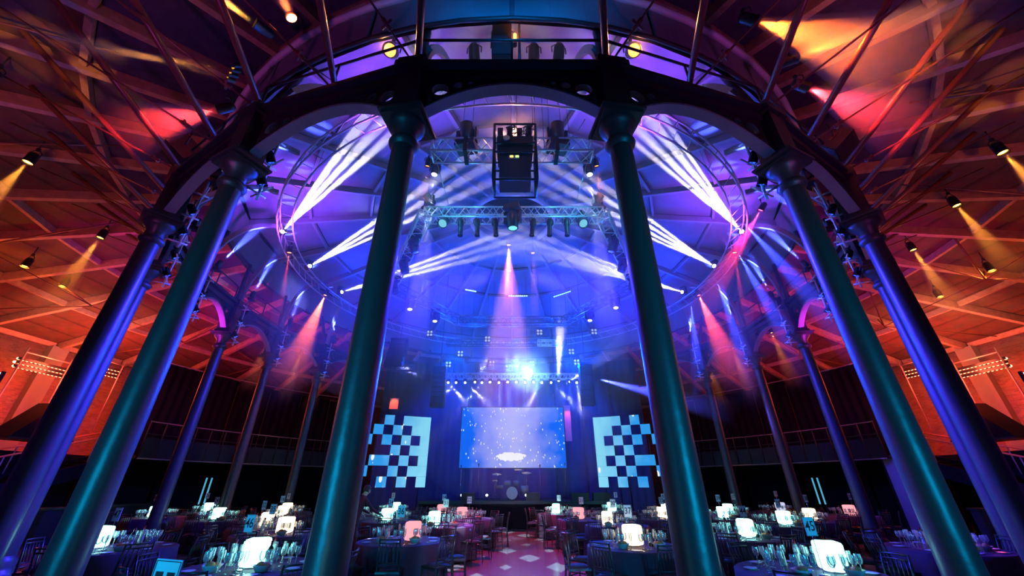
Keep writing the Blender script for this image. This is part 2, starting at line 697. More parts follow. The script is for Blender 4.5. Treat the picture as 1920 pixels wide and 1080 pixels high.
for nm, a0, a1 in (('wall_front', -45, 45), ('wall_right', 45, 135), ('wall_back', 135, 225), ('wall_left', 225, 315)):
    w = arc_wall(nm, a0, a1, 23.0, 0, 7.9, BRICK)
    tag(w, kind='structure')
    # brick piers
    for i in range(6):
        a = a0 + 7.5 + 15 * i
        p = MB()
        M = Matrix.Rotation(R(a), 3, 'Z')
        p.box(pol(22.9, a, 3.9), (0.7, 0.5, 7.8), M)
        p.build('pier', BRICK, w)

# roof: a shallow cone from the eaves up to the central ring, with rafters, purlins and boarded panels
RINGS = [11.2, 13.9, 16.6, 19.6, 22.9]
roof = MB()
N = 48
for i in range(N):
    a, b = 7.5 * i, 7.5 * i + 7.5
    for r0, r1 in ((11.0, 17.0), (17.0, 23.3)):
        roof.poly([pol(r0, a, roof_z(r0) + 0.45), pol(r0, b, roof_z(r0) + 0.45), pol(r1, b, roof_z(r1) + 0.45), pol(r1, a, roof_z(r1) + 0.45)])
roof = tag(roof.build('ceiling', MATT), 'conical timber roof over the outer aisle', None, kind='structure')
for i in range(N):
    a = 7.5 * i
    p, q = pol(11.2, a, roof_z(11.2)), pol(22.9, a, roof_z(22.9))
    m = MB()
    m.beam(p + Vector((0, 0, 0.02)), q + Vector((0, 0, 0.02)), 0.16, 0.34)
    m.build('rafter', TIMBER, roof)
for j, r in enumerate(RINGS):
    for i in range(N):
        a = 7.5 * i
        m = MB()
        m.beam(pol(r, a + 0.4, roof_z(r) + 0.06), pol(r, a + 7.1, roof_z(r) + 0.06), 0.13, 0.22)
        m.build('purlin', TIMBER, roof)
for j in range(4):
    r0, r1 = RINGS[j] + 0.08, RINGS[j + 1] - 0.08
    for i in range(N):
        a = 7.5 * i
        d = 0.45
        z = 0.14 + 0.04 * random.random()
        m = MB()
        m.slab([pol(r0, a + d, roof_z(r0) + z), pol(r0, a + 7.5 - d, roof_z(r0) + z), pol(r1, a + 7.5 - d, roof_z(r1) + z), pol(r1, a + d, roof_z(r1) + z)], 0.03)
        m.build('roof_panel', PANEL if j < 1 else BOARD, roof)

# ties and braces under the rafters
for i in range(0, N, 2):
    a = 7.5 * i + 3.75
    if abs((a + 180) % 360 - 180) > 130:
        continue
    node = pol(17.2, a, roof_z(17.2) - 1.15)
    for q0, q1, nm, r_ in ((pol(22.6, a, roof_z(22.6) - 0.05), node, 'tie', 0.022), (node, pol(13.4, a, roof_z(13.4) - 0.05), 'tie', 0.022), (node, pol(16.2, a - 3.4, roof_z(16.2)), 'brace', 0.03), (node, pol(18.4, a + 3.4, roof_z(18.4)), 'brace', 0.03), (node, pol(17.2, a + 15, roof_z(17.2) - 1.15), 'tie', 0.016)):
        m = MB()
        m.tube(q0, q1, r_, n=6)
        m.build(nm, STEEL, roof)
# inner dome inside the ring
dome = MB()
for i in range(N):
    a, b = 7.5 * i, 7.5 * i + 7.5
    dome.poly([pol(1.9, a, roof_z(1.9) + 0.5), pol(1.9, b, roof_z(1.9) + 0.5), pol(11.3, b, roof_z(11.3) + 0.5), pol(11.3, a, roof_z(11.3) + 0.5)])
    dome.poly([pol(0, 0, roof_z(0) + 1.3), pol(2.2, b, roof_z(0) + 1.3), pol(2.2, a, roof_z(0) + 1.3)])
    dome.poly([pol(2.0, a, roof_z(2) + 0.1), pol(2.0, b, roof_z(2) + 0.1), pol(2.0, b, roof_z(0) + 1.4), pol(2.0, a, roof_z(0) + 1.4)])
dome = tag(dome.build('ceiling_dome', MATT), 'pale boarded dome inside the iron ring', None, kind='structure')
DR = [2.0, 4.2, 6.5, 8.8, 11.0]
for j in range(4):
    for i in range(24):
        a = 15 * i
        d = 0.5
        r0, r1 = DR[j] + 0.06, DR[j + 1] - 0.06
        z = 0.2 + 0.05 * random.random()
        m = MB()
        m.slab([pol(r0, a + d, roof_z(r0) + z), pol(r0, a + 15 - d, roof_z(r0) + z), pol(r1, a + 15 - d, roof_z(r1) + z), pol(r1, a + d, roof_z(r1) + z)], 0.04)
        m.build('dome_panel', DOME, dome)
for i in range(24):
    m = MB()
    m.beam(pol(2.0, 15 * i, roof_z(2.0) + 0.05), pol(11.0, 15 * i, roof_z(11.0) + 0.05), 0.12, 0.26)
    m.build('rib', DOMERIB, dome)
for r in DR[1:4]:
    for i in range(24):
        m = MB()
        m.beam(pol(r, 15 * i + 0.6, roof_z(r) + 0.1), pol(r, 15 * i + 14.4, roof_z(r) + 0.1), 0.1, 0.14)
        m.build('purlin', DOMERIB, dome)
m = MB()
m.path([pol(2.0, 10 * i, roof_z(2.0) - 0.05) for i in range(36)], 0.16, 8, closed=True)
m.build('eye_ring', LIP, dome)

# drum: fascia band under the edge of the dome, above the column ring
drum = MB()
for i in range(N):
    a, b = 7.5 * i, 7.5 * i + 7.5
    drum.poly([pol(10.98, a, 9.8), pol(10.98, b, 9.8), pol(10.98, b, 11.2), pol(10.98, a, 11.2)])
drum = tag(drum.build('trim_1', FASCIA), 'grey fascia drum round the edge of the dome', None, kind='structure')
for i in range(24):
    a = 15 * i
    m = MB()
    k = 4
    pts0 = [pol(11.1, a + 0.25 + 14.5 * t / k, 9.75) for t in range(k + 1)]
    for t in range(k):
        m.slab([pts0[t + 1], pts0[t], pts0[t] + Vector((0, 0, 1.0)), pts0[t + 1] + Vector((0, 0, 1.0))], -0.04)
    m.build('fascia_panel', FASCIA, drum)
m = MB()
m.path([pol(11.2, 5 * i, 10.78) for i in range(72)], 0.075, 8, closed=True)
m.build('lip', LIP, drum)
m = MB()
m.path([pol(11.12, 5 * i, 9.72) for i in range(72)], 0.05, 6, closed=True)
m.build('lower_bead', IRON2, drum)

# ================================================================== IRON RING: columns, girders, ribs, struts
COLS = []
for k, (x, y) in enumerate([(1.62, 4.05), (4.77, 4.93), (7.51, 6.55), (9.45, 8.5), (10.45, 10.9), (10.75, 13.35), (10.7, 16.25), (9.6, 18.6), (8.1, 20.8)]):
    COLS.append((k + 1, -1, x, y))
    COLS.append((k + 1, 1, x, y))
Z_SPRING = 6.74
Z_TOP = 8.0

prof_shaft = [(0.188, 0.55), (0.184, 1.5), (0.178, 3.2), (0.168, 5.0), (0.160, 6.2)]
c_shaft = MB().lathe(prof_shaft, 28).mesh('shaft', IRON)
c_base = MB().lathe([(0.0, 0.0), (0.34, 0.0), (0.34, 0.18), (0.30, 0.2), (0.31, 0.28), (0.27, 0.33), (0.24, 0.4), (0.25, 0.48), (0.2, 0.56), (0.185, 0.58)], 24).mesh('base', IRON)
c_neck = MB().lathe([(0.158, 6.16), (0.205, 6.2), (0.222, 6.25), (0.205, 6.30), (0.158, 6.34)], 24).mesh('neck_ring', IRON)
c_cap = MB().lathe([(0.160, 6.18), (0.162, 6.48), (0.19, 6.5), (0.195, 6.53), (0.24, 6.56), (0.275, 6.62), (0.28, 6.66)], 24).mesh('capital', IRON)
_m = MB()
_m.box((0, 0, 6.69), (0.60, 0.60, 0.06))
_m.box((0, 0, 6.735), (0.68, 0.68, 0.04))
c_aba = _m.mesh('abacus', IRON)
_m = MB()
_m.box((0, 0, 7.3), (0.40, 0.44, 1.1))
_m.box((0, 0, 7.9), (0.54, 0.56, 0.14))
_m.box((0, 0, 8.02), (0.48, 0.5, 0.1))
_m.box((0, 0, 6.8), (0.48, 0.5, 0.1))
c_blk = _m.mesh('pier_block', IRON2)
_where = ['flanking the centre aisle nearest the camera', 'second from the aisle among the near columns', 'third from the aisle among the near columns',
          'fourth from the aisle, its shaft close beside the third', 'fifth round from the aisle, mostly hidden behind the second',
          'standing before the black drapes, nearest of the thin far columns', 'standing before the black drapes, middle of the thin far columns',
          'standing before the black drapes, last of the thin far columns seen', 'closest to the stage, hidden by a near column']
for k, s, x, y in COLS:
    face = math.atan2(s * x, YC - y)
    o = thing('column', 'dark cast iron column on the %s, %s' % ('left' if s < 0 else 'right', _where[k - 1]), 'column', (s * x, y, 0), face, 'cast iron columns of the ring')
    for nm, me in (('base', c_base), ('shaft', c_shaft), ('neck_ring', c_neck), ('capital', c_cap), ('abacus', c_aba), ('pier_block', c_blk)):
        child(nm, me, o)

GIRD_WORDS = {}


def girder_meshes(span):
    """flat cast web with arch soffit and round holes, in local x (along), z (up); thickness in y"""
    h = span / 2
    half = h - 0.2
    z0, zt = Z_SPRING + 0.12, 7.72
    rise = 0.62
    def arch(x):
        return z0 + 0.06 + rise * (1 - (x / half) ** 2)
    outline = [(-half, zt), (-half, z0)] + [(half * math.cos(PI - PI * i / 24), arch(half * math.cos(PI - PI * i / 24)) + 0.03) for i in range(0, 25)] + [(half, z0), (half, zt)]
    sc = half / 1.42
    holes = []
    for sx in (-1, 1):
        for hx, hz, hr in ((1.17, 7.46, 0.15), (0.88, 7.56, 0.085), (0.68, 7.62, 0.05), (1.33, 7.20, 0.05)):
            holes.append((sx * hx * sc, hz, hr * min(1, sc + 0.1)))
    cu = bpy.data.curves.new('web', 'CURVE')
    cu.dimensions = '2D'
    cu.fill_mode = 'BOTH'
    cu.extrude = 0.05
    def spl(pts):
        sp = cu.splines.new('POLY')
        sp.points.add(len(pts) - 1)
        for p, (a, b) in zip(sp.points, pts):
            p.co = (a, b, 0, 1)
        sp.use_cyclic_u = True
    spl(outline)
    for hx, hz, hr in holes:
        spl([(hx + hr * math.cos(2 * PI * i / 18), hz + hr * math.sin(2 * PI * i / 18)) for i in range(18)])
    tmp = bpy.data.objects.new('web_outline', cu)
    col.objects.link(tmp)
    dg = bpy.context.evaluated_depsgraph_get()
    me = bpy.data.meshes.new_from_object(tmp.evaluated_get(dg))
    bpy.data.objects.remove(tmp)
    bpy.data.curves.remove(cu)
    me.transform(Matrix.Rotation(PI / 2, 4, 'X'))
    me.materials.clear()
    me.materials.append(IRON2)
    me.name = 'web'
    # arch flange (soffit)
    f = MB()
    k = 24
    pts = [(half * math.cos(PI - PI * i / k), arch(half * math.cos(PI - PI * i / k))) for i in range(k + 1)]
    for i, (a, b) in enumerate(pts):
        for y in (-0.10, 0.10):
            f.v += [(a, y, b), (a * 0.985, y, b + 0.045)]
    for i in range(k):
        b, c = 4 * i, 4 * i + 4
        for q in ((b, c, c + 2, b + 2), (b + 1, b + 3, c + 3, c + 1), (b, b + 1, c + 1, c), (b + 2, c + 2, c + 3, b + 3)):
            f.f.append(q)
            f.sm.append(False)
    fl_ = f.mesh('arch_flange', FASCIA)
    t = MB()
    t.box((0, 0, 7.79), (2 * half, 0.26, 0.16))
    t.box((0, 0, 7.95), (2 * half, 0.46, 0.09))
    rings = MB()
    for hx, hz, hr in holes:
        pr = [Vector((hx + hr * math.cos(2 * PI * i / 18), 0, hz + hr * math.sin(2 * PI * i / 18))) for i in range(18)]
        for y in (-0.055, 0.055):
            rings.path([p + Vector((0, y, 0)) for p in pr], 0.014, 5, closed=True)
    return me, fl_, t.mesh('top_beam', IRON2), rings.mesh('hole_rims', IRON2)


def col_pos(k, s):
    x, y = [(c[2], c[3]) for c in COLS if c[0] == k and c[1] == s][0]
    return Vector((s * x, y, 0))


pairs = [((1, -1), (1, 1))] + [((k, s), (k + 1, s)) for k in range(1, 9) for s in (-1, 1)]
NODES = []
for (ka, sa), (kb, sb) in pairs:
    A, B = col_pos(ka, sa), col_pos(kb, sb)
    if A.x > B.x:
        A, B = B, A
    mid = (A + B) / 2
    d = B - A
    rz = math.atan2(d.y, d.x)
    sd = 'centre' if ka == kb else ('left' if sa < 0 else 'right')
    lab = ('arched iron girder over the centre aisle with round spandrel holes' if ka == kb else
           'arched iron girder on the %s between the %s and %s columns from the aisle' % (sd, ORD[ka - 1], ORD[kb - 1]))
    g = thing('arched_girder', lab, 'girder', mid, rz, 'arched girders of the ring')
    web, flange, top, rims = girder_meshes(d.length)
    child('web', web, g)
    child('arch_flange', flange, g)
    child('top_beam', top, g)
    r_ = child('hole_rims', rims, g)
    r_['kind'] = 'stuff'
    # guard rail on top of the girder
    if ka <= 6:
        gr = thing('guard_rail', ('thin guard rail on top of the centre girder over the aisle' if ka == kb else 'thin guard rail on top of the %s girder between %s and %s columns' % (sd, ORD[ka - 1], ORD[kb - 1])), 'railing', mid + Vector((0, 0, 8.0)), rz, 'guard rails on the ring')
        L = d.length / 2
        for zz, rr in ((0.13, 0.02), (0.72, 0.026)):
            mm = MB()
            mm.tube((-L, -0.12, zz), (L, -0.12, zz), rr, n=8)
            mm.build('rail', IRON2, gr)
        for xx in (-L, 0, L):
            mm = MB()
            mm.tube((xx, -0.12, -0.02), (xx, -0.12, 0.73), 0.022, n=6)
            mm.build('post', IRON2, gr)
    NODES.append((mid, ka, kb, sa if ka != kb else 0))


def ang_of(p):
    return math.degrees(math.atan2(p.x, YC - p.y)), math.hypot(p.x, p.y - YC)


# raking struts and tie rods from ring to roof
def strut(a, r, k_lab, s):
    node = pol(r, a, 8.06)
    sg = 1 if a > 0 else -1
    e1 = pol(14.7, a - sg * 5.2, roof_z(14.7) - 0.08)
    e2 = pol(15.3, a + sg * 7.6, roof_z(15.3) - 0.08)
    sd = 'left' if a < 0 else 'right'
    t = thing('raking_strut', 'rusty raking strut at %s rising to the roof from %s' % (sd, k_lab), 'strut', node, 0, 'raking struts of the ring')
    m = MB()
    m.path([(0, 0, 0), (e1 - node) * 0.5, e1 - node], [0.055, 0.068, 0.055], 10)
    m.build('bar', STEEL, t)
    m = MB()
    m.box((0, 0, 0.0), (0.16, 0.16, 0.12))
    m.build('foot', IRON2, t)
    t2 = thing('tie_rod', 'thin orange tie rod at %s slanting up from %s' % (sd, k_lab), 'tie rod', node + Vector((0.0, 0, 0.02)), 0, 'tie rods of the ring')
    m = MB()
    dd = e2 - node
    m.tube(dd * 0.02, dd, 0.02, n=6)
    m.build('rod', STEEL, t2)
    m = MB()
    m.tube(dd * 0.14, dd * 0.18, 0.038, n=8)
    u = dd.normalized().cross(Vector((0, 0, 1))).normalized()
    m.tube(dd * 0.16 - u * 0.12, dd * 0.16 + u * 0.12, 0.022, n=6)
    m.build('turnbuckle', STEEL, t2)


for k, s, x, y in COLS:
    a, r = ang_of(Vector((s * x, y, 0)))
    strut(a, r, 'the %s column from the aisle' % ORD[k - 1], s)
for mid, ka, kb, s in NODES:
    if s == 0:
        continue
    a, r = ang_of(mid)
    strut(a, r, 'midway between %s and %s columns' % (ORD[ka - 1], ORD[kb - 1]), s)
# straight vertical posts and curved ribs from each column up to the drum and the inner ring
RIB = []
for k, s, x, y in COLS:
    a, r = ang_of(Vector((s * x, y, 0)))
    t = thing('curved_rib', 'curved iron rib on the %s arching from the %s column up to the inner ring' % ('left' if s < 0 else 'right', ORD[k - 1]), 'rib', pol(r, a, 8.05), 0, 'curved ribs of the ring')
    pts = []
    for i in range(11):
        q = PI / 2 * i / 10
        pts.append(pol(9.5 + (r - 0.12 - 9.5) * math.cos(q), a, 8.05 + (10.35 - 8.05) * math.sin(q)) - pol(r, a, 8.05))
    m = MB()
    for i in range(10):
        m.beam(pts[i], pts[i + 1], 0.09, 0.16)
    m.build('rib_bar', RIB_LIT, t)
    RIB.append((k, s, a, r))
    t = thing('drum_post', 'stout dark post on the %s carrying the drum above the %s column' % ('left' if s < 0 else 'right', ORD[k - 1]), 'post', pol(r, a, 8.05), 0, 'posts under the drum')
    m = MB()
    m.tube((0, 0, 0), pol(10.95, a + (0.6 if s > 0 else -0.6), 9.8) - pol(r, a, 8.05), 0.085, 0.075, n=10)
    m.build('shaft', IRON, t)
    m = MB()
    m.box((0, 0, 0.02), (0.24, 0.24, 0.06))
    m.build('foot_plate', IRON2, t)
# inner lighting ring
t = thing('ring_gallery_truss', 'circular lighting truss hung inside the drum with lamps on it', 'truss', (0, YC, 10.35), 0)
for r, z in ((9.4, 0.0), (9.4, -0.4), (8.95, -0.2)):
    m = MB()
    m.path([pol(r, 5 * i, z) - Vector((0, YC, 0)) for i in range(72)], 0.03, 6, closed=True)
    m.build('chord', ALU, t)
m = MB()
for i in range(96):
    a = 3.75 * i
    m.tube(pol(9.4, a, -0.4) - Vector((0, YC, 0)), pol(9.4, a + 1.9, 0) - Vector((0, YC, 0)), 0.014, n=4)
    m.tube(pol(9.4, a + 1.9, 0) - Vector((0, YC, 0)), pol(8.95, a + 3.75, -0.2) - Vector((0, YC, 0)), 0.014, n=4)
m.build('lacing', ALU, t)['kind'] = 'stuff'

# ================================================================== LAMPS AND LIT HAZE
LENS = {}


def lens_mat(color, strength):
    key = 'lamp_lens_%d_%d_%d_%d' % (int(color[0] * 100), int(color[1] * 100), int(color[2] * 100), int(strength))
    return emitter(key, color, strength)


_head = MB().lathe([(0, 0.24), (0.09, 0.235), (0.135, 0.18), (0.15, 0.08), (0.145, -0.06), (0.13, -0.10), (0.13, -0.2), (0.115, -0.215), (0.105, -0.2)], 16)
H_HEAD = _head.mesh('head', BLACK)
H_LENS = MB().lathe([(0, -0.205), (0.104, -0.2)], 16).mesh('lens', None)
_m = MB()
_m.box((0, 0, 0.36), (0.38, 0.30, 0.14))
_m.box((0, 0, 0.27), (0.14, 0.14, 0.06))
H_BASE = _m.mesh('base', BLACK)
_m = MB()
for _s in (-1, 1):
    _m.box((_s * 0.185, 0, 0.09), (0.05, 0.10, 0.34))
_m.box((0, 0, 0.235), (0.42, 0.10, 0.05))
H_YOKE = _m.mesh('yoke', BLACK)
P_CAN = MB().lathe([(0, 0.16), (0.06, 0.155), (0.10, 0.10), (0.105, -0.16), (0.115, -0.165), (0.115, -0.18), (0.1, -0.175), (0.095, -0.1)], 14).mesh('can', BLACK)
P_LENS = MB().lathe([(0, -0.13), (0.096, -0.12)], 14).mesh('lens', None)
_m = MB()
_m.path([(-0.13, 0, 0.0), (-0.13, 0, 0.16), (-0.06, 0, 0.24), (0.06, 0, 0.24), (0.13, 0, 0.16), (0.13, 0, 0.0)], 0.012, 5)
P_YOKE = _m.mesh('yoke', BLACK)
_m = MB()
_m.box((0, 0, 0.28), (0.06, 0.05, 0.09))
P_CLAMP = _m.mesh('clamp', BLACK)
E_BODY = MB().lathe([(0, 0.16), (0.085, 0.15), (0.1, 0.06), (0.1, -0.06), (0.075, -0.08), (0.075, -0.40), (0.085, -0.41), (0.085, -0.45), (0.07, -0.44)], 14).mesh('body', BLACK)
E_LENS = MB().lathe([(0, -0.41), (0.07, -0.405)], 14).mesh('lens', CHROME)


def with_mat(me, material):
    c = me.copy()
    c.materials.clear()
    c.materials.append(material)
    return c


_lens_cache = {}


def lens_mesh(me, material):
    k = (me.name, material.name)
    if k not in _lens_cache:
        _lens_cache[k] = with_mat(me, material)
    return _lens_cache[k]


def lamp(kind, loc, target, label, group=None, color=WHITE, glow=20.0, size=1.0, watts=0, half=10, blend=0.5, soft=0.04, cat=None, upright=True):
    """kind: 'moving_head', 'par_can' or 'profile_spot'; hangs from above unless upright is False (then it stands)"""
    loc = Vector(loc)
    d = (Vector(target) - loc).normalized()
    base = thing(kind, label, cat or {'moving_head': 'moving light', 'par_can': 'stage light', 'profile_spot': 'spotlight'}[kind], loc, math.atan2(d.y, d.x) - PI / 2, group)
    base.scale = (size, size, size)
    bpy_rot = Matrix.Rotation(-(math.atan2(d.y, d.x) - PI / 2), 3, 'Z')
    dl = bpy_rot @ d
    q = dl.to_track_quat('-Z', 'Y')
    flip = 1 if upright else -1
    if kind == 'moving_head':
        parts = (('base', H_BASE), ('yoke', H_YOKE))
        body, lens = ('head', H_HEAD), H_LENS
    elif kind == 'par_can':
        parts = (('clamp', P_CLAMP), ('yoke', P_YOKE))
        body, lens = ('can', P_CAN), P_LENS
    else:
        parts = (('clamp', P_CLAMP), ('yoke', P_YOKE))
        body, lens = ('body', E_BODY), E_LENS
    for nm, me in parts:
        o = link(nm, me, base)
        if flip < 0:
            o.rotation_euler = (PI, 0, 0)
    h = link(body[0], body[1], base)
    h.rotation_euler = q.to_euler()
    lm = lens_mat(color, glow) if glow else CHROME
    link('lens', lens_mesh(lens, lm), h)
    if watts:
        raw_light(kind + '_light', 'SPOT', loc + d * 0.24 * size, loc + d * 5, color, watts, half, blend, soft)
    return base


HAZE_N = [0]


def shaft(p, target, half, length, density, label, watts, color, blend=0.35, soft=0.015, n=14, start=0.25, aniso=0.0, fade=True, holes=None):
    """a shaft of haze lit by the narrow lamp at its tip"""
    p = Vector(p)
    d = (Vector(target) - p).normalized()
    m = MB()
    k = math.tan(R(half))
    m.lathe([(0, -length), (k * length, -length), (max(k * start, 0.012), -start), (0, -start)], n, sm=False)
    o = m.build('haze', fade_mat(density, length, aniso) if fade else haze_mat('haze_%g_%g' % (density, aniso), density, aniso=aniso))
    o.matrix_world = aim_matrix(p, p + d)
    tag(o, label, None, kind='stuff')
    b = raw_light('beam_light', 'SPOT', p + d * (start * 0.96), p + d * length, color, watts, half, blend, soft if not holes else 0.004)
    if holes:
        gobo_fingers(b.data, holes)
    return o


# white fans of beams from the inner ring, three lamps a side
FAN = [((8.92, 12.0, 10.35), (3.35, 7.0, 10.65), 'nearest'), ((9.08, 14.55, 10.35), (1.3, 8.95, 10.35), 'middle'), ((8.7, 17.1, 10.35), (-0.9, 12.0, 10.35), 'farthest')]
for s in (-1, 1):
    sd = 'left' if s < 0 else 'right'
    for (p, t, w) in FAN:
        p = Vector((s * p[0], p[1], p[2]))
        t = Vector((s * t[0], t[1], t[2]))
        lamp('moving_head', p, t, 'moving head on the inner ring at %s throwing the %s fan of white beams' % (sd, w), 'white beam lamps on the inner ring', WHITE, 60, 0.72)
        d = (t - p).normalized()
        a, u, _ = frame_of(d)
        holes = [(math.tan(R(fa)), math.tan(R(fu)), 0.0165) for fa, fu in ((-4.1, 0.7), (-2.5, -1.1), (-0.9, 1.0), (0.8, -0.8), (2.4, 1.1), (4.1, -0.5))]
        shaft(p, t, 5.6, 12.5, HZ_WHITE, '%s fan of white beams in lit haze from the inner ring, at %s' % (w, sd), W_WHITE, WHITE, blend=0.1, aniso=0.6, fade=False, n=20, holes=holes)

# downward white pencils beside the near columns and at the sides
for s in (-1, 1):
    sd = 'left' if s < 0 else 'right'
    p = Vector((s * 2.35, 8.6, 10.2))
    lamp('moving_head', p + Vector((0, 0, 0.05)), (s * 2.6, 9.2, 3), 'moving head above the %s end of the hexagon truss throwing thin pencil beams down' % sd, 'pencil beam lamps', WHITE, 30, 0.8)
    shaft(p, (s * 2.5, 9.1, 3.0), 4.2, 7.0, HZ_PENCIL, 'thin pale pencil beams falling beside the %s end of the front truss' % sd, W_PENCIL, (0.9, 0.85, 1.0), blend=0.1,
          holes=[(-0.045, 0.01, 0.009), (-0.015, -0.02, 0.009), (0.018, 0.015, 0.009), (0.05, 0.0, 0.009)])
    p = Vector((s * 8.6, 11.3, 10.6))
    shaft(p, (s * 8.1, 13.6, 4.5), 5.5, 7.2, HZ_PENCIL, 'thin warm pencil beams falling along the %s side' % sd, W_PENCIL, (1.0, 0.75, 0.6), blend=0.1,
          holes=[(-0.07, 0.01, 0.01), (-0.04, -0.02, 0.01), (-0.01, 0.02, 0.01), (0.025, -0.01, 0.01), (0.065, 0.01, 0.01)])

# blue shafts: from the inner ring down to the column tops, and up-lights at the column tops
for k, s, a, r in RIB:
    sd = 'left' if s < 0 else 'right'
    if 2 <= k <= 8:
        top = pol(10.15, a, 10.0)
        foot = pol(r - 0.5, a, 8.42)
        lamp('moving_head', foot, top, 'upright small moving head on top of the %s column from the aisle, at %s' % (ORD[k - 1], sd), 'up-lights on the column tops', DEEP, 25, 0.62, upright=False)
        if k >= 3:
            shaft(foot, top, 7.0, 2.6, HZ_BLUE, 'blue glow of lit haze along the curved rib above the %s column on the %s' % (ORD[k - 1], sd), W_RIB, (0.05, 0.08, 1.0), blend=0.8)
        lamp('par_can', pol(r - 0.36, a, 7.3), pol(r - 3, a, 3), 'upper small lamp facing inward on the %s column from the aisle, at %s' % (ORD[k - 1], sd), 'lamps on the column heads', BLUE, 6, 0.8)
        lamp('par_can', pol(r - 0.36, a, 6.75), pol(r - 3, a, 2), 'lower small lamp facing inward on the %s column from the aisle, at %s' % (ORD[k - 1], sd), 'lamps on the column heads', BLUE, 6, 0.8)
    if s > 0 and k in (5, 6, 7, 8):
        p = pol(9.2, a - 7, 10.0)
        shaft(p, pol(r - 0.3, a + 1, 6.4), 6.5, 6.0, HZ_BLUE, 'broad blue shaft of haze falling from the inner ring to the %s column on the right' % ORD[k - 1], W_BLUE, (0.03, 0.05, 1.0), blend=0.9)

# red and magenta shafts at both sides
for (p, t, half, L, c0, w) in (((8.9, 10.6, 10.5), (6.6, 12.6, 7.0), 9, 5, (1.0, 0.02, 0.12), 'upper'), ((9.0, 12.9, 10.2), (8.7, 13.4, 6.0), 4, 3.6, RED, 'middle'), ((9.0, 16.4, 10.0), (9.6, 16.2, 6.0), 12, 5.0, RED, 'lower')):
    for s in (-1, 1):
        if s < 0 and w == 'upper':
            continue
        c = (1.0, 0.12, 0.04) if s < 0 and w == 'lower' else c0
        sd = 'left' if s < 0 else 'right'
        pp, tt = (s * p[0], p[1], p[2]), (s * t[0], t[1], t[2])
        lamp('par_can', pp, tt, 'par can with a red gel on the %s inner ring, the %s one' % (sd, w), 'red gelled par cans', c, 40, 1.0)
        shaft(pp, tt, half, L, HZ_RED, '%s shaft of red lit haze at the %s' % (w, sd), W_RED * (half / 9.0) ** 1.2 * 0.8, c, blend=0.8)
# two red lamps in the middle
for (x, y, z, g) in ((-0.15, 14.8, 11.82, 1.0), (1.0, 15.3, 11.7, 0.45)):
    o = lamp('par_can', (x, y, z), (x, y + 0.5, 2), 'red lamp hanging in the middle of the dome, %s' % ('brighter, straight over the aisle' if g == 1 else 'fainter, right of the brighter one'), 'red lamps below the dome eye', (1.0, 0.2, 0.12), 40, 0.9)
    m = MB(); m.tube((0, 0, 0.28), (0, 0, 3.6), 0.01, n=5); m.build('hanger', CABLE, o)
    shaft((x, y, z - 0.02), (x, y + 0.1, 2), 5.5, 3.8, HZ_RED, 'pinkish red shaft of haze falling from the dome, %s' % ('the brighter' if g == 1 else 'the fainter'), W_RED * 1.0 * g, (1.0, 0.16, 0.14), blend=0.8)

# amber pendants under the outer roof
AMB = [(14.9, 27.5, 'left', 1), (15.0, 47.5, 'left', 1), (15.0, 58.5, 'left', 1), (14.9, 73, 'left', 1), (17.6, 78, 'left', 0), (17.6, 83, 'left', 0), (14.6, 90, 'left', .6), (15.2, 112, 'left', .5), (15.6, 121, 'left', .5), (16.0, 128, 'left', .5),
       (15.0, 40, 'right', 1), (15.0, 57, 'right', 1), (14.9, 66, 'right', 1), (15.0, 76, 'right', 1), (17.6, 79, 'right', 0), (17.6, 86, 'right', 0), (14.8, 92, 'right', .6), (15.2, 108, 'right', .5), (15.4, 118, 'right', .5), (16.0, 126, 'right', .5)]
_cnt = {'left': 0, 'right': 0}
for (r, a, sd, k) in AMB:
    aa = -a if sd == 'left' else a
    z = roof_z(r) - 0.5
    p = pol(r, aa, z)
    t = pol(r + 0.3, aa + (1 if sd == 'left' else -1) * 3, 0)
    o = lamp('par_can', p, t, 'amber lamp hung under the outer roof on the %s, %s from the camera' % (sd, ORD[_cnt[sd]]), 'amber lamps under the outer roof', AMBER, 25, 1.1)
    _cnt[sd] += 1
    m = MB()
    m.tube((0, 0, 0.3), (0, 0, 0.62), 0.015, n=5)
    m.build('hanger', IRON2, o)
    if k:
        shaft(p, t, 9, 3.4, HZ_AMBER, 'amber cone of haze under a lamp of the outer roof on the %s' % sd, W_AMBER * k, AMBER, blend=0.8)
    else:
        raw_light('amber_light', 'POINT', p + Vector((0, 0, -0.3)), None, AMBER, 60, size=0.1)

# strong orange and red lamps above the drum, aimed out over the aisle roof
for (p, dv, half, c, w, L, lab) in (
        ((-4.88, 4.29, 9.7), (-1.6, -2.2, -0.35), 9, (1.0, 0.36, 0.05), 1.0, 4.0, 'orange lamp beside the drum at the upper left with a long beam'),
        ((-4.34, 4.26, 9.9), (0.5, -1.6, -0.9), 14, (1.0, 0.12, 0.03), .3, 1.2, 'red orange lamp close to the drum at the upper left'),
        ((4.55, 4.11, 9.75), (2.6, 0.3, -0.75), 17, (1.0, 0.14, 0.015), 1.5, 3.8, 'orange red lamp beside the drum at the upper right with a wide beam'),
        ((5.64, 4.75, 9.45), (2.3, -0.9, 0.25), 7, (1.0, 0.25, 0.03), .7, 4, 'orange lamp beside the drum at the right with a slanting beam'),
        ((-6.39, 5.68, 9.25), (-2.4, 0.1, -0.75), 17, (1.0, 0.04, 0.03), .8, 2.6, 'red lamp outside the drum at the left'),
        ((6.17, 5.21, 9.35), (2.6, 0.5, -0.75), 17, (1.0, 0.04, 0.05), .9, 3, 'red lamp outside the drum at the right')):
    p = Vector(p)
    t = p + Vector(dv)
    lamp('par_can', p, t, lab, 'coloured lamps outside the drum', c, 60, 1.0)
    shaft(p, t, half, L, HZ_AMBER, 'lit haze in front of the ' + lab, W_ORANGE * w, c, blend=0.7)
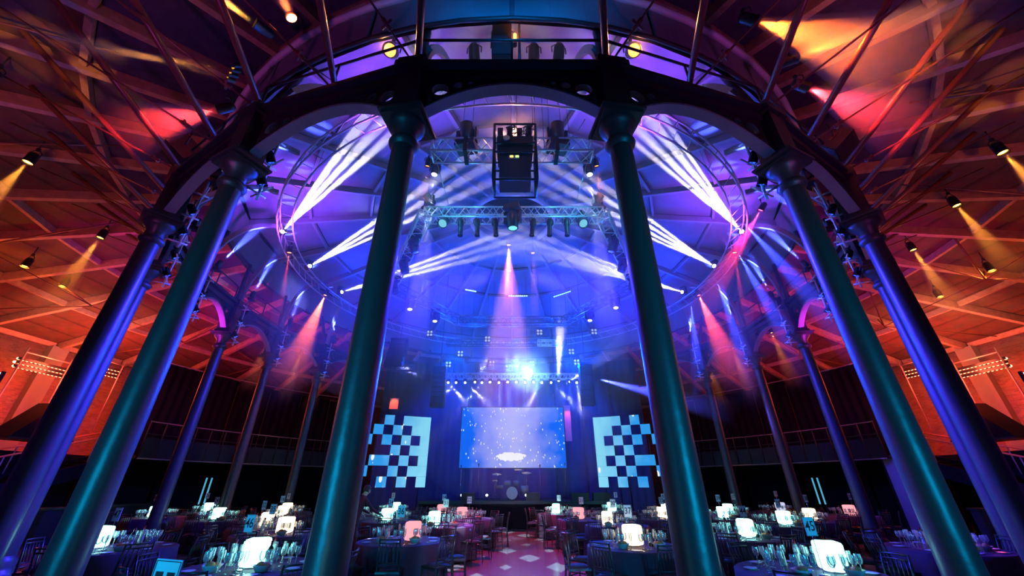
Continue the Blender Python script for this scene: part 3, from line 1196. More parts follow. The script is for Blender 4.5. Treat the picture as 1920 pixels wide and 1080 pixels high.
for i in range(4):
    p = Vector((-5.82 - 0.08 * i, 4.99 + 0.07 * i, 9.68 - 0.06 * i))
    t = p + Vector((-2.0, -0.9 - 0.25 * i, -1.0))
    lamp('par_can', p, t, 'amber lamp of the cluster of four outside the drum, %s from the top' % ORD[i], 'four amber lamps in a cluster', AMBER, 50, 0.5)
    shaft(p, t, 3.0, 3.2, HZ_AMBER, 'thin amber ray of haze from the cluster of four lamps', W_AMBER * 0.5, AMBER, blend=0.6)
# big warm par cans facing the camera inside the drum
for s in (-1, 1):
    x = (2.62 if s > 0 else -2.62)
    lamp('par_can', (x, 4.95, 10.12), (x * 0.75, 0.5, 4.2), 'big glowing orange par can under the drum facing outward, %s of centre' % ('left' if s < 0 else 'right'), 'big warm par cans in the drum', (1.0, 0.30, 0.05), 4, 1.35, watts=300, half=28)
    shaft((x, 4.95, 10.12), (x * 0.75, 0.5, 4.2), 26, 0.9, 0.8, 'orange glow in front of the big par can under the drum, %s of centre' % ('left' if s < 0 else 'right'), 60, (1.0, 0.25, 0.04), blend=0.9)
    for j in range(2):
        lamp('par_can', (s * (0.38 + 0.55 * j) + 0.1, 5.0, 10.15), (s * 0.4, 9, 3), 'dark unlit lamp hanging inside the front of the drum, %s %s of centre' % (ORD[j], 'left' if s < 0 else 'right'), 'dark lamps in the drum', BLUE, 0, 1.2)

# brackets with pipes on the inner face of the column heads
for k, s, a, r in RIB:
    if k == 1 or k > 8:
        continue
    sd = 'left' if s < 0 else 'right'
    t = thing('lamp_bracket', 'aluminium lamp bracket on the inner side of the %s column head from the aisle, %s' % (ORD[k - 1], sd), 'bracket', pol(r, a, 6.4), 0, 'lamp brackets on the column heads')
    O = pol(r, a, 6.4)
    m = MB(); m.tube(pol(r - 0.42, a, 6.3) - O, pol(r - 0.42, a, 8.16) - O, 0.024, n=6); m.build('pole', ALU, t)
    for z in (6.42, 7.1, 7.75):
        m = MB(); m.tube(pol(r - 0.15, a, z) - O, pol(r - 0.55, a, z) - O, 0.02, n=6); m.build('arm', ALU, t)
        m = MB(); m.tube(pol(r - 0.45, a - 1.6, z + 0.08) - O, pol(r - 0.45, a + 1.6, z + 0.08) - O, 0.018, n=6); m.build('cross_pipe', ALU, t)

# ================================================================== TRUSSES AND RIGGED GEAR
def box_truss(p, q, w, label, group=None, drop=0.0, step=None, metal=None):
    metal = metal or ALU
    p, q = Vector(p), Vector(q)
    L = (q - p).length
    t = thing('box_truss', label, 'truss', p, 0, group)
    d = (q - p).normalized()
    sd = Vector((0, 0, 1)).cross(d).normalized()
    up = d.cross(sd)
    h = w / 2
    cs = [(-h, -h), (h, -h), (h, h), (-h, h)]
    for (a, b) in cs:
        m = MB()
        o = sd * a + up * b
        m.tube(o, o + d * L, 0.026, n=8)
        m.build('chord', metal, t)
    st = step or w * 1.15
    k = max(1, int(round(L / st)))
    m = MB()
    for f in range(4):
        (a0, b0), (a1, b1) = cs[f], cs[(f + 1) % 4]
        o0, o1 = sd * a0 + up * b0, sd * a1 + up * b1
        for i in range(k):
            x0, x1, xm = L * i / k, L * (i + 1) / k, L * (i + 0.5) / k
            m.tube(o0 + d * x0, o1 + d * xm, 0.013, n=5, caps=False)
            m.tube(o1 + d * xm, o0 + d * x1, 0.013, n=5, caps=False)
        m.tube(o0, o1, 0.02, n=5)
        m.tube(o0 + d * L, o1 + d * L, 0.02, n=5)
    m.build('lacing', metal, t)['kind'] = 'stuff'
    return t


def wire(p, q, label, r=0.008, material=None, group='rigging wires', name='rigging_wire', sag=0.0):
    p, q = Vector(p), Vector(q)
    m = MB()
    k = 8 if sag else 1
    pts = [(q - p) * (i / k) + Vector((0, 0, -sag * 4 * (i / k) * (1 - i / k))) for i in range(k + 1)]
    m.path(pts, r, 5)
    o = m.build(name, material or CABLE)
    o.location = p
    return tag(o, label, 'cable', group)


# front truss with the projector stack
TZ = 9.35
box_truss((-2.03, 7.0, TZ), (2.03, 7.0, TZ), 0.42, 'straight aluminium front truss carrying the projector stack')
for s in (-1, 1):
    lamp('moving_head', (s * 1.18, 7.0, TZ + 0.62), (s * 1.4, 6.0, TZ + 3), 'large black moving head standing on the front truss, %s of the projector stack' % ('left' if s < 0 else 'right'), 'moving heads on the front truss', WHITE, 0, 1.35, upright=False)
    for x in (1.15,):
        m = MB()
        m.box((0, 0, 0), (0.10, 0.5, 0.5))
        o = m.build('truss_strap', MATT)
        o.location = (s * x - 0.02, 7.0, TZ)
        tag(o, 'black strap wrapped round the front truss, %s of the projector stack' % ('left' if s < 0 else 'right'), 'strap', 'straps on the front truss')
    wire((s * 1.95, 7.0, TZ - 0.2), (s * 1.93, 9.0, 9.05 + 0.25), 'pale rope from the %s end of the front truss down to the hexagon truss' % ('left' if s < 0 else 'right'), 0.012, RAIL)
    lamp('par_can', (s * 2.2, 7.3, TZ - 0.1), (s * 2.6, 8.2, 7), 'small orange lamp just beyond the %s end of the front truss' % ('left' if s < 0 else 'right'), 'small orange lamps by the front truss', ORANGE, 25, 0.7)
    shaft((s * 2.2, 7.3, TZ - 0.1), (s * 2.5, 8.2, 7.6), 14, 1.4, HZ_AMBER, 'short orange glow by the %s end of the front truss' % ('left' if s < 0 else 'right'), W_AMBER * 0.25, (1, 0.25, 0.1), blend=0.9)
for i, (x, y, z2, sag) in enumerate(((-0.02, 6.95, 13.0, 0), (0.12, 7.0, 13.0, 0), (0.55, 6.9, 13.2, 0.0), (0.62, 7.05, 13.2, 0.1), (0.85, 7.2, 13.0, 0), (-1.3, 7.0, 13.0, 0), (-1.05, 7.0, 13, 0), (1.3, 7.0, 13, 0), (1.5, 7.0, 13, 0), (1.0, 7.1, 13, 0))):
    wire((x, y, TZ + 0.25), (x * 1.05, y + 0.3, z2), 'thin rigging wire rising from the front truss, %s from the left' % ORD[[5, 6, 0, 1, 2, 3, 4, 7, 8, 9][i] if i < 10 else i], 0.011 if i < 5 else 0.007, CABLE, sag=sag)
wire((0.55, 6.9, TZ + 0.2), (0.62, 6.75, TZ - 1.1), 'dark cable looping down beside the projector stack', 0.014, CABLE, group='cables on the stack', name='cable', sag=0.5)
wire((-1.9, 7.0, TZ + 0.2), (-1.3, 7.2, 10.6), 'dark cable slanting up from the left part of the front truss', 0.009, CABLE, group='cables on the stack', name='cable')
wire((1.95, 6.9, 10.4), (1.1, 7.0, TZ + 0.25), 'pale cable drooping onto the right part of the front truss', 0.012, RAIL, group='cables on the stack', name='cable', sag=0.25)

st = thing('projector_stack', 'black projector stack in a tube frame hung under the front truss', 'projector', (0.07, 6.62, TZ), 0)
FW, FD = 0.98, 0.6
zt, zb = 0.15, -1.62
for sx in (-1, 1):
    for sy in (-1, 1):
        m = MB()
        m.tube((sx * FW / 2, sy * FD / 2, zt), (sx * FW / 2, sy * FD / 2, zb), 0.03, n=8)
        m.build('frame_post', BLACK, st)
for z in (zt, -0.5, -0.78, zb):
    for sy in (-1, 1):
        m = MB()
        m.tube((-FW / 2, sy * FD / 2, z), (FW / 2, sy * FD / 2, z), 0.025, n=6)
        m.build('cross_bar', BLACK, st)
    for sx in (-1, 1):
        m = MB()
        m.tube((sx * FW / 2, -FD / 2, z), (sx * FW / 2, FD / 2, z), 0.025, n=6)
        m.build('side_bar', BLACK, st)
m = MB()
m.box((0, 0, -0.33), (0.86, 0.5, 0.26))
pj = m.build('upper_projector', BLACK, st)
m = MB()
m.tube((-0.2, -0.32, -0.33), (-0.2, -0.2, -0.33), 0.08, n=14)
m.build('lens', CHROME, pj)
m = MB()
m.box((0, 0, -0.64), (0.82, 0.46, 0.2))
m.build('middle_projector', BLACK, st)
m = MB()
m.box((0.0, 0, -1.18), (0.72, 0.5, 0.66))
b = m.build('lower_projector', mat('projector_case', (0.022, 0.026, 0.045), 0.45), st)
m = MB()
m.box((-0.02, -0.255, -0.90), (0.24, 0.02, 0.1))
m.build('status_panel', mat('panel_grey', (0.25, 0.25, 0.25), 0.5), b)
for x, c in ((-0.08, (1.0, 0.55, 0.05)), (0.05, (0.35, 1.0, 0.1))):
    m = MB()
    m.box((x, -0.268, -0.89), (0.07, 0.012, 0.05))
    m.build('status_light', lens_mat(c, 6), b)
for i in range(9):
    m = MB()
    x = random.uniform(-0.4, 0.4)
    pts = [(x + random.uniform(-0.15, 0.15), random.uniform(-0.35, -0.2), 0.12 - 0.06 * q + random.uniform(-0.06, 0.06)) for q in range(6)]
    m.path(pts, 0.012, 5)
    m.build('cable_loop', CABLE, st)
for i in range(4):
    m = MB()
    m.box((-0.35 + 0.23 * i, -0.2, 0.0), (0.13, 0.14, 0.12 + 0.05 * (i % 2)))
    m.build('connector_box', BLACK, st)
raw_light('stack_fill_light', 'POINT', (0.07, 6.95, TZ + 0.5), None, (1.0, 0.30, 0.16), 160, size=0.1)  # added fill brightening the front truss, no lamp stands there
raw_light('truss_lamp_light', 'POINT', (-1.9, 8.4, 8.6), None, (0.05, 0.6, 1.0), 50, size=0.1)
raw_light('truss_lamp_light', 'POINT', (1.9, 8.4, 8.6), None, (0.05, 0.6, 1.0), 50, size=0.1)

# hexagon truss round the middle of the hall
HEX = [Vector((-2.65, 9.2, 9.0)), Vector((2.75, 9.2, 9.0)), Vector((5.0, 13.6, 9.0)), Vector((2.6, 17.6, 9.0)), Vector((-2.6, 17.6, 9.0)), Vector((-4.95, 13.8, 9.0))]
hn = ['front', 'near right', 'far right', 'far', 'far left', 'near left']
for i in range(6):
    box_truss(HEX[i], HEX[(i + 1) % 6], 0.36, 'aluminium box truss forming the %s side of the hexagon' % hn[i], 'sides of the hexagon truss', metal=ALU if i in (0, 1, 5) else SHADETRUSS)
    wire(HEX[i] + Vector((0, 0, 0.2)), HEX[i] + Vector((0, 0, 3.3)), 'thin wire holding the hexagon truss at its %s corner' % ['front left', 'front right', 'right', 'back right', 'back left', 'left'][i], 0.008, RAIL)
fy = 9.2
for i, x in enumerate((-1.52, -1.03, -0.5, 0.62, 1.12, 1.62)):
    tl = (0.0, 0.02, 0.06, -0.08, -0.04, 0.0)[i]
    lamp('profile_spot', (x, fy - 0.1, 8.62), (x + tl * 4, fy + 0.3, 5.5), 'black profile spotlight hanging from the front of the hexagon truss, %s from the left' % ORD[i], 'profile spotlights in a row', BLUE, 0, 0.92)
lamp('moving_head', (0.02, fy - 0.15, 8.68), (0.1, fy + 0.1, 4.0), 'large moving head hanging at the middle of the hexagon truss', None, (0.2, 0.8, 1.0), 1.2, 1.25)
for s in (-1, 1):
    sd = 'left' if s < 0 else 'right'
    lamp('par_can', (s * 2.05 + 0.03, fy - 0.1, 8.68), (s * 2.4, fy - 3.0, 5.2), 'round cyan lamp under the %s end of the front of the hexagon truss' % sd, 'round lamps at the truss ends', (0.25, 0.75, 0.9), 0.8, 1.3)
    lamp('moving_head', (s * 2.62 + 0.05, fy, 9.62), (s * 3.4, fy - 1.0, 10.4), 'moving head standing on the front %s corner of the hexagon truss' % sd, 'moving heads on the hexagon corners', WHITE, 0, 0.95, upright=False)
    for j, f in enumerate((0.22, 0.5, 0.85)):
        q = HEX[1].lerp(HEX[2], f) if s > 0 else HEX[0].lerp(HEX[5], f)
        lamp('moving_head', q + Vector((0, 0, -0.45)), q + Vector((-s * 1.5, 1.0, -5)), 'moving head under the near %s side of the hexagon truss, %s from the front' % (sd, ORD[j]), 'moving heads under the hexagon sides', WHITE, 0, 1.1)
    for j, f in enumerate((0.25, 0.6)):
        q = HEX[2].lerp(HEX[3], f) if s > 0 else HEX[5].lerp(HEX[4], f)
        lamp('moving_head', q + Vector((0, 0, -0.45)), q + Vector((-s * 0.5, -1.0, -5)), 'moving head under the far %s side of the hexagon truss, %s from the corner' % (sd, ORD[j]), 'moving heads under the hexagon sides', WHITE, 2, 1.0)
# cyan led battens hanging in the middle
for i, (x, y, z, L, rz) in enumerate(((0.3, 17.0, 10.1, 0.62, 0.0), (-2.1, 17.2, 10.5, 0.36, -0.2), (2.55, 17.3, 10.35, 0.62, 0.35))):
    t = thing('led_batten', ['cyan led batten hung level at the middle of the hall', 'short cyan led batten hung to the left, tilted', 'cyan led batten hung to the right, tilted up'][i], 'light bar', (x, y, z), 0, 'cyan led battens')
    t.rotation_euler = (0, -rz, 0)
    m = MB()
    m.box((0, 0, 0.03), (L * 1.5, 0.1, 0.08))
    m.build('housing', BLACK, t)
    k = 9
    for j in range(k):
        m = MB()
        m.lathe([(0, -0.03), (0.03, -0.02), (0.034, 0.0)], 8, (L * 1.4 * (j / (k - 1) - 0.5), -0.055, 0.0))
        m.build('bulb', lens_mat((0.25, 0.95, 1.0), 6), t)
# small rear trusses over the stage
for i, (x0, x1, y, z, w, lab) in enumerate(((-2.2, 3.4, 18.6, 9.25, 0.32, 'upper truss over the stage front'), (-3.6, 3.0, 20.0, 8.7, 0.3, 'second truss over the stage'), (1.35, 2.35, 19.0, 8.35, 0.26, 'short bright truss over the right part of the stage'), (-1.75, 0.5, 20.4, 7.4, 0.26, 'low truss over the drum kit'), (-6.3, -5.0, 19.0, 7.0, 0.26, 'short truss above the left side screen'))):
    box_truss((x0, y, z), (x1, y, z), w, 'aluminium ' + lab, 'trusses over the stage', metal=ALU if i in (2,) else SHADETRUSS)
# four-eye blinders dotted over the stage
for i, (u, v, dy) in enumerate(((-4.45, 9.0, 19.3), (-1.35, 8.85, 19.8), (1.5, 9.1, 19.4), (4.45, 9.1, 19.3), (-2.85, 8.15, 20.2), (-1.1, 7.65, 20.4), (1.1, 7.65, 20.4), (3.55, 7.7, 20.3), (-3.5, 7.6, 20.4), (3.3, 8.3, 20.3))):
    t = thing('four_eye_blinder', 'four-lamp blinder hung over the stage, %s of ten' % ORD[i], 'stage light', (u, dy, v), 0, 'four-lamp blinders over the stage')
    m = MB()
    m.box((0, 0.06, 0), (0.34, 0.1, 0.34))
    m.build('housing', BLACK, t)
    for a in (-1, 1):
        for b in (-1, 1):
            m = MB()
            m.lathe([(0, 0.02), (0.05, 0.01), (0.07, -0.02)], 10, (a * 0.085, 0.0, b * 0.085), Matrix.Rotation(PI / 2, 3, 'X'))
            m.build('bulb', lens_mat((0.5, 0.6, 1.0), 1), t)  # bulbs emit a pale blue glow
    wire((u, dy, v + 0.17), (u, dy, roof_z(math.hypot(u, dy - YC)) + 0.15), 'wire holding the %s of the four-lamp blinders' % ORD[i], 0.006, CABLE, group='wires of the blinders')

# hanging speakers
def speaker(p, target, w, h, d, label, group=None, slices=0, name='loudspeaker', yoke=True):
    p = Vector(p)
    dd = Vector(target) - p
    rz = math.atan2(dd.y, dd.x) + PI / 2
    t = thing(name, label, 'loudspeaker', p, rz, group)
    tilt = math.atan2(-dd.z, math.hypot(dd.x, dd.y))
    M = Matrix.Rotation(-tilt, 3, 'X').inverted() if True else None
    M = Matrix.Rotation(tilt, 3, 'X')
    def part(nm, c, s, material):
        m = MB()
        m.box(M @ Vector(c), s, M)
        return m.build(nm, material, t)
    part('cabinet', (0, 0, 0), (w, d, h), CAB)
    part('grille', (0, -d / 2 - 0.012, 0), (w * 0.92, 0.024, h * 0.94), GRILLE)
    part('handle', (w / 2 + 0.008, 0, 0), (0.016, d * 0.4, h * 0.12), BLACK)
    if yoke:
        m = MB()
        m.path([(-w / 2 - 0.03, 0, 0), (-w / 2 - 0.03, 0, h / 2 + 0.12), (w / 2 + 0.03, 0, h / 2 + 0.12), (w / 2 + 0.03, 0, 0)], 0.018, 6)
        m.build('bracket', BLACK, t)
    return t


speaker((-0.21, 4.75, 9.9), (-0.2, 0, 9.3), 0.40, 0.95, 0.4, 'tall black loudspeaker hung inside the drum above the aisle')
t = thing('vertical_tube_lamp', 'small orange tube lamp glowing beside the tall loudspeaker', 'lamp', (0.06, 4.6, 9.85), 0)
m = MB(); m.tube((0, 0, -0.02), (0, 0, 0.26), 0.035, n=10); m.build('tube', lens_mat((1.0, 0.22, 0.03), 12), t)
m = MB(); m.tube((0, 0, -0.12), (0, 0, -0.02), 0.045, n=10); m.build('holder', BLACK, t)
m = MB(); m.tube((0.09, 0, -0.75), (0.09, 0, 1.2), 0.028, n=8); m.build('pole', IRON2, t)
for (r, a, z, lab) in ((11.7, -42, 8.75, 'black wedge loudspeaker outside the ring on the left, its underside lit blue'), (11.7, 40, 8.75, 'black wedge loudspeaker outside the ring on the right, its underside lit blue')):
    p = pol(r, a, z)
    speaker(p, (0, YC, 1.0), 0.62, 0.5, 0.5, lab, 'wedge loudspeakers on the ring', yoke=True)
for (r, a, z, lab) in ((10.9, -84, 7.75, 'black loudspeaker on the far ring at left'), (10.9, 82, 8.1, 'black loudspeaker on the far ring at right')):
    speaker(pol(r, a, z), (0, YC, 1.0), 0.7, 0.6, 0.5, lab, 'loudspeakers on the far ring')


def line_array(x, y, z1, n, h, w, lab, curve=0.0):
    t = thing('line_array', lab, 'loudspeaker', (x, y, z1), 0, 'line arrays beside the stage')
    for i in range(n):
        m = MB()
        M = Matrix.Rotation(R(curve * i), 3, 'X')
        c = Vector((0, -0.02 * curve * i, -h * (i + 0.5)))
        m.box(c, (w, 0.45, h * 0.94), M)
        cb = m.build('array_cabinet', CAB, t)
        m = MB()
        m.box(c + Vector((0, -0.24, 0)), (w * 0.94, 0.02, h * 0.8), M)
        m.build('grille', GRILLE, cb)
    m = MB()
    m.box((0, 0, 0.06), (w * 1.02, 0.5, 0.1))
    m.build('flying_frame', BLACK, t)
    m = MB()
    m.tube((0, 0, 0.1), (0, 0, roof_z(math.hypot(x, y - YC)) + 0.15 - z1), 0.015, n=5)
    m.build('chain', CABLE, t)


line_array(-3.72, 19.4, 7.05, 8, 0.24, 0.66, 'black line array hanging left of the main screen')
line_array(3.80, 19.4, 7.15, 8, 0.24, 0.64, 'black line array hanging right of the main screen')
line_array(-5.75, 18.6, 8.3, 6, 0.24, 0.85, 'curved black line array hanging at the far left of the stage', 5)

# ================================================================== STAGE
def petal_mat(name, side_col, mid_col, width, z0, z1, petals=18.0, splash=None, axis=0):
    """a video image: blue with pale middle, falling white petals and a bright splash low in the middle"""
    m = bpy.data.materials.new(name)
    m.use_nodes = True
    nt = m.node_tree
    nt.nodes.clear()
    L = nt.links.new
    tc = nt.nodes.new('ShaderNodeTexCoord')
    sp = nt.nodes.new('ShaderNodeSeparateXYZ')
    L(tc.outputs['Object'], sp.inputs[0])
    def math_n(op, a, b=None):
        n = nt.nodes.new('ShaderNodeMath')
        n.operation = op
        for i, v in enumerate((a, b)):
            if v is None:
                continue
            if isinstance(v, (int, float)):
                n.inputs[i].default_value = v
            else:
                L(v, n.inputs[i])
        return n.outputs[0]
    ax = math_n('ABSOLUTE', sp.outputs[0])
    fx = math_n('DIVIDE', ax, width / 2)
    nz = nt.nodes.new('ShaderNodeTexNoise')
    nz.inputs['Scale'].default_value = 1.1
    nz.inputs['Detail'].default_value = 3
    L(tc.outputs['Object'], nz.inputs['Vector'])
    f = math_n('ADD', fx, math_n('MULTIPLY', math_n('SUBTRACT', nz.outputs['Fac'], 0.5), 0.9))
    rp = nt.nodes.new('ShaderNodeValToRGB')
    rp.color_ramp.elements[0].position = 0.1
    rp.color_ramp.elements[0].color = (*mid_col, 1)
    rp.color_ramp.elements[1].position = 0.85
    rp.color_ramp.elements[1].color = (*side_col, 1)
    L(f, rp.inputs['Fac'])
    mp = nt.nodes.new('ShaderNodeMapping')
    mp.inputs['Scale'].default_value = (petals * 0.42, 1, petals * 0.2)
    mp.inputs['Rotation'].default_value = (0, 0.35, 0)
    L(tc.outputs['Object'], mp.inputs['Vector'])
    vo = nt.nodes.new('ShaderNodeTexVoronoi')
    vo.inputs['Scale'].default_value = 1.0
    vo.inputs['Randomness'].default_value = 1.0
    L(mp.outputs['Vector'], vo.inputs['Vector'])
    pet = math_n('LESS_THAN', vo.outputs['Distance'], 0.22)
    sel = nt.nodes.new('ShaderNodeSeparateColor')
    L(vo.outputs['Color'], sel.inputs[0])
    pet = math_n('MULTIPLY', pet, math_n('GREATER_THAN', sel.outputs[0], 0.45))
    fac = pet
    if splash:
        dx = math_n('DIVIDE', math_n('SUBTRACT', sp.outputs[0], splash[0]), splash[2])
        dz = math_n('DIVIDE', math_n('SUBTRACT', sp.outputs[2], splash[1]), splash[3])
        d2 = math_n('ADD', math_n('MULTIPLY', dx, dx), math_n('MULTIPLY', dz, dz))
        n2 = nt.nodes.new('ShaderNodeTexNoise')
        n2.inputs['Scale'].default_value = 6
        L(tc.outputs['Object'], n2.inputs['Vector'])
        d2 = math_n('ADD', d2, math_n('MULTIPLY', math_n('SUBTRACT', n2.outputs['Fac'], 0.5), 1.6))
        fac = math_n('MAXIMUM', fac, math_n('LESS_THAN', d2, 1.0))
    mx = nt.nodes.new('ShaderNodeMix')
    mx.data_type = 'RGBA'
    L(fac, mx.inputs['Factor'])
    L(rp.outputs['Color'], mx.inputs['A'])
    mx.inputs['B'].default_value = (0.95, 0.97, 1.0, 1)
    e = nt.nodes.new('ShaderNodeEmission')
    e.inputs[1].default_value = 0.95
    o = nt.nodes.new('ShaderNodeOutputMaterial')
    L(mx.outputs['Result'], e.inputs[0])
    L(e.outputs[0], o.inputs['Surface'])
    return m


SY = 19.6
t = thing('stage_platform', 'low black stage platform at the far end of the hall', 'stage', (0, SY, 0), 0)
m = MB()
m.box((0, 2.2, 1.02), (8.4, 4.6, 0.12))
m.build('deck', STAGE, t)
for i in range(6):
    m = MB()
    m.box((-3.5 + 1.4 * i, -0.05, 0.48), (1.37, 0.06, 0.95))
    m.build('front_panel', DRAPE, t)
for s in (-1, 1):
    m = MB()
    for k in range(5):
        m.box((s * 2.6, -0.25 - 0.26 * k, 0.5 * (1.0 - 0.2 * k)), (0.9, 0.26, 1.0 - 0.2 * k))
    m.build('steps', STAGE, t)
bd = thing('stage_backdrop', 'tall pleated cloth backdrop behind the stage, lit blue', 'backdrop', (0, 23.8, 0), 0)
for i in range(9):
    m = MB()
    k = 14
    x0, x1 = -7.6 + 15.2 * i / 9, -7.6 + 15.2 * (i + 1) / 9 - 0.02
    for j in range(k + 1):
        x = x0 + (x1 - x0) * j / k
        y = 0.06 * math.sin(j * 1.9) - 0.25 * (abs(x) / 7.6) ** 2 * 4
        m.v += [(x, y, 0.0), (x, y, 8.6), (x, y + 0.02, 8.6), (x, y + 0.02, 0.0)]
    for j in range(k):
        a, b = 4 * j, 4 * j + 4
        m.f += [(a, b, b + 1, a + 1), (a + 1, b + 1, b + 2, a + 2), (a + 3, a + 2, b + 2, b + 3)]
        m.sm += [True, False, True]
    m.build('drape_panel', BACKDROP, bd)

# main screen
scr = thing('main_screen', 'large central projection screen over the stage showing falling petals on blue', 'screen', (0.04, 21.5, 4.0), 0)
m = MB()
m.box((0, 0.06, 0), (5.62, 0.06, 3.08))
m.build('frame', BLACK, scr)
m = MB()
m.poly([(-2.76, 0, -1.5), (2.76, 0, -1.5), (2.76, 0, 1.5), (-2.76, 0, 1.5)])
m.build('picture', petal_mat('petal_picture', (0.0, 0.14, 0.95), (0.42, 0.46, 0.95), 5.5, -1.5, 1.5, 21, (-0.1, -0.98, 0.75, 0.2)), scr)
for s in (-1, 1):
    wire((s * 2.4, 21.56, 5.5), (s * 2.4, 21.56, 12.6), 'wire holding the %s top corner of the main screen' % ('left' if s < 0 else 'right'), 0.01)

# side screens made of separate square tiles
LIT = [(0, 1, 2, 4), (0, 1, 3, 5), (0, 2, 4, 6), (0, 1, 3), (0, 2, 4, 5, 7), (0, 1, 3, 6), (0, 2, 4)]
TM = petal_mat('tile_picture', (0.03, 0.33, 0.85), (0.25, 0.72, 0.98), 5.0, -1.6, 1.6, 7)
for s in (-1, 1):
    sd = 'left' if s < 0 else 'right'
    o = thing('tile_screen', '%s side screen built of square lit tiles set in a broken checker pattern' % sd, 'screen', (s * 4.08, 20.0, 1.62), -s * R(24), 'tile screens beside the stage')
    TW = 0.446
    for r_, cs in enumerate(LIT):
        for c_ in cs:
            m = MB()
            x = s * (c_ + 0.5) * TW
            z = (6 - r_ + 0.5) * TW
            m.box((x, 0, z), (TW * 0.985, 0.07, TW * 0.985))
            m.build('screen_tile', TM, o)
    for i in range(3):
        m = MB()
        m.tube((s * (0.3 + 1.1 * i), 0.12, (0.0 - 1.6) if i < 2 else 0.6), (s * (0.3 + 1.1 * i), 0.12, 7 * TW - (0 if i < 2 else 1.0)), 0.025, n=6)
        m.build('support_pole', BLACK, o)

# drum kit
dk = thing('drum_kit', 'drum kit with pale kick drum head in the middle of the stage', 'drum kit', (0.0, 20.7, 1.08), 0)
RX = Matrix.Rotation(PI / 2, 3, 'X')
m = MB(); m.lathe([(0, 0.2), (0.29, 0.2), (0.3, 0.19), (0.3, -0.2), (0.29, -0.2)], 20, (0, 0, 0.3), RX); kd = m.build('kick_drum', BLACK, dk)
m = MB(); m.lathe([(0.0, 0.206), (0.27, 0.206)], 20, (0, 0, 0.3), RX); m.build('drum_head', mat('drum_skin', (0.6, 0.62, 0.7), 0.5), kd)
for (x, y, z, r, h) in ((-0.22, 0.05, 0.72, 0.16, 0.22), (0.2, 0.05, 0.72, 0.16, 0.22), (0.62, 0.25, 0.4, 0.21, 0.4), (-0.6, 0.3, 0.55, 0.18, 0.15)):
    m = MB(); m.lathe([(0, h / 2), (r, h / 2), (r, -h / 2), (0, -h / 2)], 16, (x, y, z)); dd = m.build('drum', mat('drum_shell', (0.35, 0.37, 0.42), 0.25, 0.5), dk)
    m = MB(); m.lathe([(0, h / 2 + 0.004), (r * 0.96, h / 2 + 0.004)], 16, (x, y, z)); m.build('drum_head', MATS['drum_skin'], dd)
for (x, y, z, r) in ((-0.75, 0.1, 1.12, 0.24), (0.72, 0.15, 1.18, 0.25), (0.3, 0.3, 1.32, 0.2), (-0.85, 0.35, 0.85, 0.18)):
    m = MB(); m.lathe([(0, 0.03), (0.05, 0.02), (r, -0.01), (r, -0.014), (0, 0.01)], 18, (x, y, z), Matrix.Rotation(0.25, 3, 'X')); cy_ = m.build('cymbal', mat('bronze', (0.7, 0.55, 0.25), 0.25, 1.0), dk)
    m = MB(); m.tube((x, y, z), (x, y + 0.03, 0.1), 0.012, n=5); m.tube((x - 0.2, y, 0.0), (x, y, 0.25), 0.01, n=4); m.tube((x + 0.2, y, 0.0), (x, y, 0.25), 0.01, n=4); m.build('stand', CHROME, cy_)
for i, (x, y, h) in enumerate(((-1.6, 20.2, 1.55), (1.35, 20.3, 1.5), (2.6, 20.6, 1.6), (-2.5, 20.7, 1.5))):
    t = thing('microphone_stand', 'thin microphone stand on the stage, %s from the left' % ['second', 'third', 'fourth', 'first'][i], 'microphone stand', (x, y, 1.08), 0, 'microphone stands on stage')
    m = MB(); m.lathe([(0, 0.03), (0.13, 0.02), (0.14, 0)], 12); m.build('foot', BLACK, t)
    m = MB(); m.tube((0, 0, 0), (0, 0, h - 0.12), 0.011, n=6); m.build('pole', CHROME, t)
    m = MB(); m.tube((0, 0, h - 0.14), (0, -0.14, h), 0.018, 0.03, n=8); m.build('microphone', BLACK, t)
for i, (x, y, w) in enumerate(((-2.0, 19.75, 0.6), (0.95, 19.75, 0.6), (3.1, 19.8, 0.8), (4.1, 19.8, 0.8))):
    t = thing('stage_monitor', 'black wedge floor monitor on the stage edge, %s from the left' % ORD[i], 'monitor speaker', (x, y, 1.08), 0, 'floor monitors on the stage edge')
    m = MB()
    m.v = [(-w / 2, -0.2, 0), (w / 2, -0.2, 0), (w / 2, 0.25, 0), (-w / 2, 0.25, 0), (-w / 2, -0.2, 0.32), (w / 2, -0.2, 0.32), (w / 2, 0.1, 0.34), (-w / 2, 0.1, 0.34)]
    m.f = [(0, 3, 2, 1), (0, 1, 5, 4), (1, 2, 6, 5), (2, 3, 7, 6), (3, 0, 4, 7), (4, 5, 6, 7)]
    m.sm = [False] * 6
    m.build('cabinet', CAB, t)
    m = MB(); m.poly([(-w * 0.45, 0.262, 0.02), (w * 0.45, 0.262, 0.02), (w * 0.45, 0.112, 0.32), (-w * 0.45, 0.112, 0.32)]); m.build('grille', GRILLE, t)
for i, (x, c) in enumerate(((-1.15, (0.7, 0.85, 1.0)), (-2.3, (0.6, 0.8, 1.0)), (0.65, (0.7, 0.85, 1.0)), (3.3, (0.2, 0.6, 1.0)))):
    lamp('par_can', (x, 19.9, 1.28), (x * 1.2, 17, 2.2), 'small floor lamp shining on the stage edge, %s from the left' % ['second', 'first', 'third', 'fourth'][i], 'floor lamps on the stage edge', c, 6, 0.6, upright=False)

